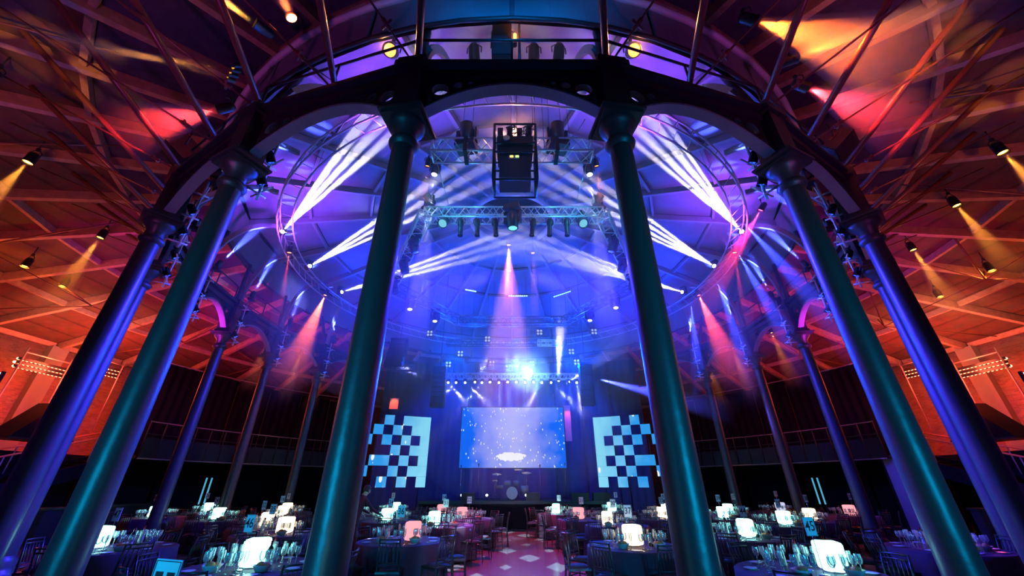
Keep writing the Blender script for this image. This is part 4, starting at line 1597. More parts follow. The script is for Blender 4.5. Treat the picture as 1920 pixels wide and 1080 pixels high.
# lamp bar over the stage with crossing beams
box_truss((-3.7, 20.5, 6.95), (3.7, 20.5, 6.95), 0.28, 'aluminium lamp bar over the stage with a row of small beam lamps', None)
for s in (-1, 1):
    wire((s * 3.2, 20.5, 7.08), (s * 3.2, 20.5, 12.7), 'wire holding the %s end of the lamp bar over the stage' % ('left' if s < 0 else 'right'), 0.01)
wire((0.82, 20.0, 7.4), (0.82, 20.0, 12.9), 'wire holding the dazzling lamp over the stage', 0.01)
ROW = [(-3.42, (1.1, -1.2)), (-2.98, (-0.9, -1.2)), (-2.52, (1.5, -1.4)), (-1.98, (0.6, 0.9)), (-1.6, (-1.0, -1.5)), (-1.17, (-0.6, 0.7)), (-0.7, (0.1, -1.5)), (-0.23, (-0.1, 1.3)), (0.23, (0.05, 1.0)),
       (0.7, (0.0, -1.0)), (1.15, (0.0, 1.0)), (1.6, (-1.0, -1.6)), (2.07, (1.3, -1.5)), (2.5, (0.0, 3.0)), (3.0, (2.6, 1.5)), (3.45, (0.0, -1.6))]
for i, (x, (dx, dz)) in enumerate(ROW):
    p = Vector((x, 20.36, 6.578))
    big = i in (13, 14)
    tgt = p + Vector((dx, -0.9 if not big else -2.0, dz))
    lamp('moving_head', p, tgt if big else p + Vector((dx * 0.2, -2, dz * 0.2)), 'small beam lamp in the row over the stage, %d from the left' % (i + 1) if False else 'small beam lamp in the row over the stage, the %s from the left' % (ORD[i] if i < 12 else ['thirteenth', 'fourteenth', 'fifteenth', 'sixteenth'][i - 12]), 'beam lamps over the stage', (0.85, 0.9, 1.0), 30, 0.48)
    if i in (9, 10, 8, 7):
        if i > 8:
            continue
    L = 1.9 if not big else (5.0 if i == 13 else 6.0)
    if i in (2, 11, 12):
        L = 2.8
    shaft(p, tgt, 6.0 if not big else 8.0, L, HZ_STAGE, 'pale violet beam of haze from the %s lamp of the stage row' % (ORD[i] if i < 12 else ['thirteenth', 'fourteenth', 'fifteenth', 'sixteenth'][i - 12]), W_STAGE * (1 if not big else 3.0), (0.5, 0.45, 1.0), blend=0.7)
shaft((4.2, 19.4, 6.6), (8.5, 17.5, 4.9), 6, 6.5, HZ_STAGE, 'blue beam of haze falling to the right from behind the right line array', W_STAGE * 4, (0.05, 0.06, 1.0), blend=0.8)
shaft((-4.6, 20.4, 6.7), (-6.4, 19.4, 7.6), 8, 2.0, HZ_STAGE, 'violet beam of haze to the left of the left line array', W_STAGE, (0.3, 0.3, 1.0), blend=0.8)
# dazzling lamp
p = Vector((0.82, 20.0, 6.94))
lamp('moving_head', p, (0.4, 0, 1.75), 'dazzling white lamp over the stage pointing straight at the camera', None, (0.8, 0.95, 1.0), 300, 1.2)
m = MB()
m.lathe([(0, -1.1)] + [(1.1 * math.sin(PI * i / 10), -1.1 * math.cos(PI * i / 10)) for i in range(1, 10)] + [(0, 1.1)], 16)
hz = m.build('haze', haze_mat('haze_%g' % HZ_GLOW, HZ_GLOW))
hz.location = p + Vector((0, -0.6, 0))
tag(hz, 'bright halo of haze round the dazzling lamp', None, kind='stuff')
raw_light('dazzle_light', 'POINT', p + Vector((0, -0.45, 0)), None, (0.15, 0.55, 1.0), W_GLOW, size=0.06)

# hall haze
m = MB()
m.lathe([(0, 4.2), (6, 4.6), (10.3, 6.0), (10.3, 10.6), (0, 12.8)], 40, (0, YC, 0), sm=False)
hz = m.build('haze', haze_mat('haze_hall', HZ_HALL, (1, 1, 1), 0.0))
tag(hz, 'thin haze filling the hall inside the iron ring', None, kind='stuff')

m = MB()
m.lathe([(0, -1)] + [(math.sin(PI * i / 12), -math.cos(PI * i / 12)) for i in range(1, 12)] + [(0, 1)], 24, (0, 0, 0), Matrix.Diagonal((6.2, 5.0, 5.2)))
hz = m.build('haze', haze_mat('haze_stage', HZ_STG, (1, 1, 1), 0.0))
hz.location = (0, 19.6, 6.0)
tag(hz, 'blue haze hanging over and in front of the stage', None, kind='stuff')

# narrow red lit panels at the back of the stage
for i, (x, z, w, h, lab) in enumerate(((3.12, 4.8, 0.36, 1.9, 'tall narrow panel glowing red right of the main screen'), (-6.75, 5.85, 0.5, 0.6, 'small panel glowing orange above the left tile screen'))):
    y = 22.3
    t = thing('lit_panel', lab, 'panel', (x, y, z), 0, 'narrow lit panels behind the stage')
    m = MB(); m.box((0, 0, 0), (w, 0.06, h)); m.build('board', mat('panel_board', (0.5, 0.35, 0.3), 0.8), t)
    m = MB(); m.tube((0, 0.0, h / 2), (0, 0.0, 12.3 - z), 0.008, n=5); m.build('wire', CABLE, t)
    o = lamp('par_can', (x, y - 0.5, z + h / 2 + 0.35), (x, y, z - h * 0.2), 'little red lamp added above the ' + lab.replace(' glowing red', ''), 'added red lamps over the lit panels', (1.0, 0.1, 0.04), 12, 0.7, watts=120, half=26)  # lamp added to redden the panel below it
    m = MB(); m.tube((0, 0, 0.28), (0, 0, (12.4 - z - h / 2 - 0.35) / 0.7), 0.01, n=5); m.build('hanger', CABLE, o)

# ================================================================== GALLERY, DRAPES, SIDE FURNISHINGS
for s in (-1, 1):
    sd = 'left' if s < 0 else 'right'
    g = MB()
    k = 16
    A0, A1 = 98, 140
    for i in range(k):
        a, b = s * (A0 + (A1 - A0) * i / k), s * (A0 + (A1 - A0) * (i + 1) / k)
        g.slab([pol(16.0, a, 2.85), pol(16.0, b, 2.85), pol(22.9, b, 2.85), pol(22.9, a, 2.85)], 0.14 * (1 if s > 0 else -1))
    g = tag(g.build('floor_gallery_%s' % sd, MATT), 'dark gallery floor running round the %s side' % sd, None, kind='structure')
    for i in range(k):
        a, b = s * (A0 + (A1 - A0) * i / k + 0.1), s * (A0 + (A1 - A0) * (i + 1) / k - 0.1)
        m = MB()
        m.slab([pol(15.95, a, 2.75), pol(15.95, b, 2.75), pol(15.95, b, 3.55), pol(15.95, a, 3.55)], 0.05)
        m.build('fascia_panel', CAB, g)
        m = MB()
        m.tube(pol(15.95, a, 2.9), pol(15.95, a, 4.2), 0.025, n=6)
        m.build('post', IRON2, g)
    for z in (4.2, 3.7):
        m = MB()
        m.path([pol(15.95, s * (A0 + (A1 - A0) * i / 30), z) for i in range(31)], 0.022, 6)
        m.build('rail', RAIL if z > 4 else IRON2, g)
    m = MB()
    m.path([pol(15.9, s * (A0 + (A1 - A0) * i / 30), 2.72) for i in range(31)], 0.03, 6)
    m.build('lower_trim', RAIL, g)
    # partition under the gallery
    for i in range(7):
        a, b = s * (68 + 10 * i), s * (68 + 10 * i + 9.6)
        m = MB()
        m.slab([pol(18.4, a, 0), pol(18.4, b, 0), pol(18.4, b, 2.84), pol(18.4, a, 2.84)], 0.06)
        m.build('partition', DRAPE, g)
    # black drapes above the gallery
    for i in range(6):
        a0, a1 = 104 + 6.2 * i, 104 + 6.2 * (i + 1) - 0.12
        m = MB()
        kk = 16
        top = 7.45 - 0.05 * i
        for j in range(kk + 1):
            a = s * (a0 + (a1 - a0) * j / kk)
            rr = 18.8 + 0.07 * math.sin(j * 1.7)
            for r_ in (rr, rr + 0.03):
                m.v += [tuple(pol(r_, a, 2.86)), tuple(pol(r_, a, top))]
        for j in range(kk):
            b, c = 4 * j, 4 * j + 4
            m.f += [(b, c, c + 1, b + 1), (b + 2, b + 3, c + 3, c + 2), (b + 1, c + 1, c + 3, b + 3)]
            m.sm += [True, True, False]
        tag(m.build('black_drape', DRAPE), 'tall black drape above the %s gallery, %s from the open end' % (sd, ORD[i]), 'drape', 'black drapes above the gallery')
    m = MB()
    m.path([pol(18.85, s * (104 + 37 * i / 20), 7.5) for i in range(21)], 0.03, 6)
    tag(m.build('drape_pipe', RAIL), 'long curved pipe carrying the black drapes on the %s' % sd, 'pipe')
    # lamp arrays on the brick wall
    for j, (a, r, z, w) in enumerate(((93.0, 20.6, 6.1, 1.9), (99.3, 20.8, 6.65, 1.9))):
        p = pol(r, s * a, z)
        t = thing('lamp_array', 'glowing red orange array of small bulbs high at the %s wall, %s from the camera' % (sd, ORD[j]), 'light bar', p, R(s * a), 'red orange bulb arrays')
        for row in range(3):
            m = MB()
            m.box((0, 0.1, 0.16 * row), (w, 0.06, 0.1))
            m.build('batten', BLACK, t)
            m = MB()
            for q in range(12):
                m.lathe([(0, -0.06), (0.065, -0.02), (0.06, 0.03), (0, 0.05)], 8, (w * ((q + 0.5) / 12 - 0.5) + 0.05 * (row % 2), 0.0, 0.16 * row))
            m.build('bulb_row', lens_mat((1.0, 0.25, 0.10), 16), t)['kind'] = 'stuff'
        for q in (-0.45, 0.45):
            m = MB()
            m.tube((w * q, 0.15, 0.8), (w * q, 0.15, -2.6), 0.03, n=6)
            m.build('frame_tube', RAIL, t)
        m = MB()
        m.tube((-w * 0.45, 0.15, 0.6), (w * 0.45, 0.15, 0.6), 0.03, n=6)
        m.build('frame_tube', RAIL, t)
        raw_light('array_light', 'POINT', p + (Vector((0, YC, z)) - p).normalized() * 0.4 + Vector((0, 0, 0.2)), None, RED if j else (1, 0.1, 0.04), 420 * (1.0 if s < 0 else 0.8), size=0.5)
    # small cyan strip at the edge
    p = pol(16.8, s * 79.5, 4.5)
    t = thing('led_strip', 'short cyan led strip at the extreme %s edge above the gallery' % sd, 'light bar', p, R(s * 70), 'cyan led strips at the edges')
    m = MB(); m.box((0, 0.05, 0), (0.1, 0.06, 1.0)); m.build('housing', BLACK, t)
    for q in range(8):
        m = MB(); m.box((0, 0.0, -0.42 + 0.12 * q), (0.08, 0.04, 0.06)); m.build('led', lens_mat((0.3, 0.8, 1.0), 5), t)
    # gallery stair; orange light is painted into the handrail colour
    t = thing('gallery_stair', 'dark stair with handrails tinted as orange lit climbing to the %s gallery' % sd, 'stair', (0, 0, 0), 0, 'gallery stairs')
    a0, a1 = 83, 99
    for q in range(12):
        m = MB()
        a = s * (a0 + (a1 - a0) * q / 12)
        b = s * (a0 + (a1 - a0) * (q + 1) / 12)
        z = 1.45 + 0.115 * (q + 1)
        m.slab([pol(16.6, a, z), pol(16.6, b, z), pol(17.8, b, z), pol(17.8, a, z)], 0.06 * s)
        m.build('step', STAGE, t)
    for rr in (16.55, 17.85):
        m = MB()
        m.beam(pol(rr, s * a0, 1.35), pol(rr, s * a1, 2.75), 0.06, 0.5)
        m.build('stringer', DRAPE, t)
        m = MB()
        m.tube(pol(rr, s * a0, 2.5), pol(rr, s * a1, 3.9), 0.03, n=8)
        m.build('handrail', mat('rail_orange_lit_tint', (0.8, 0.25, 0.08), 0.4), t)
        for q in (0.05, 0.35, 0.65, 0.95):
            a = s * (a0 + (a1 - a0) * q)
            m = MB()
            m.tube(pol(rr, a, 1.3 + 1.4 * q), pol(rr, a, 2.5 + 1.4 * q), 0.02, n=6)
            m.build('baluster', RAIL, t)
    hd = thing('hood', 'black gabled hood above the head of the %s gallery stair' % sd, 'canopy', pol(18.6, s * 91.5, 3.3), R(s * 91.5), 'black hoods')
    m = MB()
    m.v = [(-1.1, -0.5, 0), (1.1, -0.5, 0), (0.0, -0.5, 1.35), (-1.1, 0.5, 0), (1.1, 0.5, 0), (0.0, 0.5, 1.35)]
    m.f = [(0, 1, 2), (3, 5, 4), (0, 2, 5, 3), (1, 4, 5, 2), (0, 3, 4, 1)]
    m.sm = [False] * 5
    m.build('cover', DRAPE, hd)
    m = MB()
    m.box((0, 0, -0.04), (2.3, 1.1, 0.06))
    m.build('frame', BLACK, hd)
    # bars
    for j, a in enumerate((88, 97)) if s < 0 else enumerate((84,)):
        p = pol(15.4, s * a, 0)
        t = thing('bar_counter', 'low bar counter with an amber lit front under the %s gallery, %s from the camera' % (sd, ORD[j]), 'counter', p, R(s * a), 'bar counters under the gallery')
        m = MB(); m.box((0, 0, 0.5), (1.7, 0.6, 1.0)); m.build('body', MATT, t)
        m = MB(); m.box((0, 0, 1.03), (1.8, 0.7, 0.06)); m.build('worktop', BLACK, t)
        m = MB(); m.box((0, -0.315, 0.86), (1.6, 0.02, 0.2)); m.build('light_strip', lens_mat((1.0, 0.3, 0.05), 1.0), t)
    # slim pairs of tube lamps beside the far tables
    p = pol(13.6, s * 104, 1.6)
    t = thing('tube_lamp_pair', 'pair of slim pale blue tube lamps standing behind the %s tables' % sd, 'lamp', p - Vector((0, 0, 1.6)), R(s * 104), 'slim tube lamps')
    for q in (-0.12, 0.12):
        m = MB(); m.tube((q, 0, 1.0), (q, 0, 2.0), 0.03, n=8); m.build('tube', lens_mat((0.1, 0.5, 0.75), 0.8), t)
        m = MB(); m.tube((q, 0, 0), (q, 0, 1.0), 0.025, n=6); m.build('stem', BLACK, t)
    m = MB(); m.box((0, 0, 0.02), (0.5, 0.3, 0.04)); m.build('foot', BLACK, t)
# pale partition lit blue, right
t = thing('partition_screen', 'flat partition panel at the right lit deep blue', 'partition', pol(16.2, 96.5, 0), R(96.5))
m = MB(); m.box((0, 0, 1.4), (1.9, 0.08, 2.75)); m.build('panel', mat('partition_paint', (0.3, 0.3, 0.34), 0.7), t)
for q in (-0.9, 0.9):
    m = MB(); m.box((q, 0, 1.4), (0.08, 0.12, 2.8)); m.build('post', BLACK, t)
raw_light('partition_light', 'SPOT', pol(13.2, 93, 4.5), pol(16.2, 96.5, 1.2), DEEP, 700, 24, 0.9, 0.1)

# ================================================================== BANQUET TABLES
CLOTH = mat('plum_tablecloth', (0.065, 0.035, 0.068), 0.7, bump=0.15, scale=30, spec=0.2)
CHAIRM = mat('black_lacquer', (0.014, 0.014, 0.017), 0.28, spec=0.6)
SEATM = mat('seat_pad_black', (0.012, 0.010, 0.014), 0.8)
GLASS = thin_glass('clear_glass', (0.95, 0.97, 0.97), 0.22, 0.16)
BOTG = mat('bottle_green_glass', (0.012, 0.03, 0.015), 0.08, spec=0.8)
BOTC = thin_glass('clear_bottle_glass', (0.85, 0.92, 0.92), 0.16, 0.16)
LABELM = mat('bottle_paper', (0.7, 0.68, 0.62), 0.6)
BREAD = mat('bread_crust', (0.55, 0.22, 0.07), 0.7, bump=0.3, scale=30, vary=0.3)
BOWL = mat('white_china', (0.7, 0.7, 0.72), 0.25)
CY = (0.33, 1.0, 0.88)
WM = (1.0, 0.80, 0.52)
PK = (1.0, 0.36, 0.42)
VI = (0.72, 0.72, 1.0)
LAMPM = {'c': emitter('lit_acrylic_cyan', CY, 8.0), 'w': emitter('lit_acrylic_warm', WM, 3.2), 'p': emitter('lit_acrylic_pink', PK, 1.25), 'v': emitter('lit_acrylic_violet', VI, 0.85)}
LWORD = {'c': 'cyan white', 'w': 'warm white', 'p': 'pink', 'v': 'pale violet'}
# number, x, y, height of the sign centre, lamp colour
TABLES = [
    ('46', -3.55, 6.30, 1.28, 'c'), ('45', 3.82, 6.00, 1.27, 'c'), ('47', -6.92, 8.00, 1.28, 'c'), ('37', 2.24, 8.30, 1.29, 'w'), ('36', -2.20, 9.00, 1.27, 'p'),
    ('43', 7.60, 8.00, 1.33, 'v'), ('44', 4.90, 9.60, 1.24, 'c'), ('35', -5.41, 10.20, 1.25, 'w'), ('31', -1.88, 12.20, 1.27, 'c'), ('30', 2.87, 12.20, 1.27, 'w'),
    ('32', -6.54, 11.80, 1.26, 'w'), ('29', 7.40, 12.40, 1.28, 'c'), ('22', -1.43, 14.40, 1.28, 'p'), ('21', 2.29, 14.20, 1.27, 'p'), ('23', 4.85, 14.40, 1.28, 'w'),
    ('34', -3.70, 13.60, 1.26, 'c'), ('14', -2.51, 16.30, 1.32, 'p'), ('15', 1.84, 16.80, 1.27, 'c'), ('3', 4.30, 18.2, 1.36, 'c'), ('2', -4.87, 18.0, 1.34, 'c'),
    ('27', -5.32, 14.50, 1.24, 'w'), ('20', -5.90, 16.4, 1.34, 'c'), ('16', -8.0, 15.4, 1.29, 'w'), ('9', -8.90, 17.50, 1.33, 'w'), ('40', -12.1, 15.0, 1.34, 'c'),
    ('24', -9.33, 14.0, 1.29, 'c'), ('26', -12.2, 17.6, 1.34, 'c'), ('8', 5.8, 16.9, 1.33, 'w'), ('38', 9.1, 13.7, 1.36, 'w'), ('28', 12.2, 15.9, 1.36, 'p'),
    ('39', 6.81, 14.60, 1.34, 'c'), ('17', 8.4, 16.7, 1.33, 'c'), ('11', 10.9, 18.1, 1.40, 'v'), ('48', -9.7, 6.75, 1.15, 'v'), ('42', 9.6, 6.75, 1.15, 'v'), ('55', -1.42, 2.20, 1.37, 'c'),
]
_ONES = 'zero one two three four five six seven eight nine ten eleven twelve thirteen fourteen fifteen sixteen seventeen eighteen nineteen'.split()
_TENS = {2: 'twenty', 3: 'thirty', 4: 'forty', 5: 'fifty'}


def spell(n):
    n = int(n)
    return _ONES[n] if n < 20 else _TENS[n // 10] + ('-' + _ONES[n % 10] if n % 10 else '')


# sideways offset of each lamp from the sign, and whether the sign stands in front of it
LOFF = {'46': 0.05, '45': 0.3, '47': -0.38, '36': 0.22, '31': -0.25, '22': -0.2, '21': -0.15, '30': -0.25, '15': -0.15, '29': 0.2, '35': 0.25, '37': -0.03, '44': 0.1, '43': -0.05}
BEHIND = ('37', '31', '30', '21', '22', '15')
TR, TZ_ = 0.86, 0.75

_m = MB()
NS = 56
rows = []
for (rr, z, wv) in ((0.0, TZ_ + 0.006, 0), (TR - 0.02, TZ_ + 0.006, 0), (TR + 0.004, TZ_ - 0.01, 0), (TR + 0.02, 0.5, 0.018), (TR + 0.05, 0.03, 0.05)):
    if rr == 0:
        _m.v.append((0, 0, z))
        rows.append((0, 1))
        continue
    b = len(_m.v)
    for i in range(NS):
        t = 2 * PI * i / NS
        q = rr + wv * math.sin(t * 14) + wv * 0.4 * math.sin(t * 9 + 1)
        _m.v.append((q * math.cos(t), q * math.sin(t), z))
    rows.append((b, NS))
for (A, na), (B, nb) in zip(rows, rows[1:]):
    for k in range(NS):
        k2 = (k + 1) % NS
        _m.f.append((A, B + k, B + k2) if na == 1 else (A + k, B + k, B + k2, A + k2))
        _m.sm.append(na != 1)
CLOTH_ME = _m.mesh('tablecloth', CLOTH)
TOP_ME = MB().lathe([(0, 0.72), (TR - 0.01, 0.72), (TR - 0.01, 0.75), (0, 0.75)], 32).mesh('tabletop', STAGE)
_m = MB()
_m.tube((0, 0, 0.02), (0, 0, 0.72), 0.05, n=10)
PED_ME = _m.mesh('pedestal', STAGE)
FOOT_ME = MB().lathe([(0, 0), (0.3, 0), (0.28, 0.03), (0.06, 0.06), (0, 0.06)], 16).mesh('foot', STAGE)

# chair parts: faces +Y, back at -Y
def chair_meshes():
    P = []
    m = MB(); m.box((0, 0, 0.445), (0.40, 0.40, 0.03)); P.append(('seat', m.mesh('seat', CHAIRM)))
    m = MB()
    m.lathe([(0, 0.50), (0.15, 0.495), (0.185, 0.475), (0.19, 0.46)], 12); P.append(('seat_pad', m.mesh('seat_pad', SEATM)))
    for (x, y) in ((-1, 1), (1, 1)):
        m = MB(); m.path([(x * 0.18, y * 0.18, 0.44), (x * 0.185, y * 0.185, 0.22), (x * 0.19, y * 0.19, 0)], [0.019, 0.017, 0.012], 7); P.append(('leg', m.mesh('leg', CHAIRM)))
    for x in (-1, 1):
        m = MB(); m.path([(x * 0.19, -0.22, 0), (x * 0.18, -0.18, 0.44), (x * 0.175, -0.21, 0.7), (x * 0.17, -0.26, 0.93)], [0.012, 0.018, 0.016, 0.014], 7); P.append(('leg', m.mesh('rear_leg', CHAIRM)))
    for z, y in ((0.915, -0.257), (0.86, -0.243), (0.58, -0.195), (0.52, -0.188)):
        m = MB(); m.path([(-0.172, y, z), (0, y - 0.018, z), (0.172, y, z)], 0.012, 6); P.append(('back_rail', m.mesh('back_rail', CHAIRM)))
    for i in range(5):
        x = -0.116 + 0.058 * i
        m = MB(); m.path([(x, -0.205, 0.58), (x, -0.225, 0.72), (x, -0.255, 0.86)], [0.007, 0.011, 0.007], 5); P.append(('spindle', m.mesh('spindle', CHAIRM)))
    for (a, b) in (((-0.185, 0.185, 0.2), (0.185, 0.185, 0.2)), ((-0.185, -0.2, 0.2), (0.185, -0.2, 0.2)), ((-0.185, 0.185, 0.26), (-0.183, -0.19, 0.26)), ((0.185, 0.185, 0.26), (0.183, -0.19, 0.26))):
        m = MB(); m.tube(a, b, 0.010, n=5); P.append(('stretcher', m.mesh('stretcher', CHAIRM)))
    return P


CH = chair_meshes()
_whole = MB()
for nm, me in CH:
    b = len(_whole.v)
    _whole.v += [tuple(v.co) for v in me.vertices]
    for p in me.polygons:
        _whole.f.append(tuple(b + i for i in p.vertices))
        _whole.sm.append(p.use_smooth)
CHAIR_FAR = _whole.mesh('chair', CHAIRM)

GW = [('bowl', MB().lathe([(0.008, 0.115), (0.025, 0.122), (0.038, 0.15), (0.040, 0.175), (0.034, 0.225)], 10).mesh('bowl', GLASS)),
      ('stem', MB().lathe([(0.005, 0.008), (0.004, 0.05), (0.006, 0.116)], 6).mesh('stem', GLASS)),
      ('foot', MB().lathe([(0.034, 0.0), (0.034, 0.003), (0.005, 0.009)], 10).mesh('foot', GLASS))]
FL = MB().lathe([(0.032, 0.0), (0.005, 0.008), (0.004, 0.09), (0.018, 0.12), (0.026, 0.17), (0.022, 0.24)], 9).mesh('flute', GLASS)
GFAR_PROF = [(0.034, 0.0), (0.005, 0.009), (0.005, 0.115), (0.036, 0.145), (0.040, 0.175), (0.034, 0.225)]
GFAR = MB().lathe(GFAR_PROF, 8).mesh('wine_glass', GLASS)
BOT_PROF = [(0, 0.0), (0.036, 0.0), (0.038, 0.01), (0.038, 0.19), (0.032, 0.225), (0.014, 0.255), (0.013, 0.30), (0.015, 0.305), (0, 0.305)]
BOT_G = MB().lathe(BOT_PROF, 12).mesh('glass_body', BOTG)
BOT_C = MB().lathe(BOT_PROF, 12).mesh('glass_body', BOTC)
BOT_L = MB().lathe([(0.0388, 0.06), (0.0388, 0.15)], 12).mesh('paper_label', LABELM)
BOT_CAP = MB().lathe([(0.0155, 0.262), (0.0155, 0.308), (0, 0.31)], 10).mesh('cap', mat('foil_cap', (0.25, 0.02, 0.03), 0.3, 0.6))
BOWL_ME = MB().lathe([(0, 0.0), (0.07, 0.0), (0.115, 0.07), (0.12, 0.075), (0.108, 0.07), (0.065, 0.012), (0, 0.012)], 16).mesh('bread_bowl', BOWL)
_m = MB()
for i in range(1):
    _m.lathe([(0, -0.03), (0.045, -0.02), (0.058, 0.005), (0.045, 0.03), (0.02, 0.043), (0, 0.045)], 10)
ROLL_ME = _m.mesh('bread_roll', BREAD)
_m = MB()
_m.box((0, 0, 0.003), (0.012, 0.12, 0.003)); _m.box((0, 0.085, 0.003), (0.026, 0.06, 0.003))
FORK_ME = _m.mesh('fork', CHROME)
_m = MB()
_m.box((0, -0.03, 0.003), (0.014, 0.09, 0.005)); _m.box((0.002, 0.07, 0.003), (0.02, 0.12, 0.002))
KNIFE_ME = _m.mesh('knife', CHROME)
PLATE_ME = MB().lathe([(0, 0.0), (0.05, 0.0), (0.085, 0.012), (0.083, 0.014), (0.05, 0.005), (0, 0.005)], 18).mesh('side_plate', BOWL)
_m = MB()
_m.v = []
LS = 0.36
_m.lathe([(0, 0.0), (0.12, 0.0), (0.12, 0.02), (0, 0.02)], 12)
LBASE = _m.mesh('base', CHROME)


def rounded_cube(w, h, r=0.03):
    m = MB()
    lv = [(0.0, w / 2 - r), (r * 0.3, w / 2 - r * 0.3), (r, w / 2), (h - r, w / 2), (h - r * 0.3, w / 2 - r * 0.3), (h, w / 2 - r)]
    rings = []
    for z, q in lv:
        b = len(m.v)
        for cx, cy_, a0 in ((1, 1, 0), (-1, 1, 90), (-1, -1, 180), (1, -1, 270)):
            for k in range(3):
                a = R(a0 + 45 * k)
                m.v.append((cx * (q - r) + r * math.cos(a), cy_ * (q - r) + r * math.sin(a), z))
        rings.append(b)
    for A, B in zip(rings, rings[1:]):
        for k in range(12):
            k2 = (k + 1) % 12
            m.f.append((A + k, A + k2, B + k2, B + k)); m.sm.append(True)
    m.f.append(tuple(rings[0] + k for k in reversed(range(12)))); m.sm.append(False)
    m.f.append(tuple(rings[-1] + k for k in range(12))); m.sm.append(False)
    return m


LCUBE = {k: rounded_cube(0.28, 0.31).mesh('shade', v) for k, v in LAMPM.items()}
_m = MB(); _m.lathe([(0, 0.0), (0.06, 0.0), (0.055, 0.012), (0, 0.014)], 12)
SBASE = _m.mesh('base', CHROME)
_m = MB(); _m.box((0, 0, 0), (0.152, 0.006, 0.205))
SCARD = _m.mesh('card', WHITEPAINT)
_m = MB()
for z in (-0.096, 0.096):
    _m.box((0, -0.0035, z), (0.142, 0.002, 0.003))
for x in (-0.07, 0.07):
    _m.box((x, -0.0035, 0), (0.003, 0.002, 0.194))
SBORD = _m.mesh('border', INK)

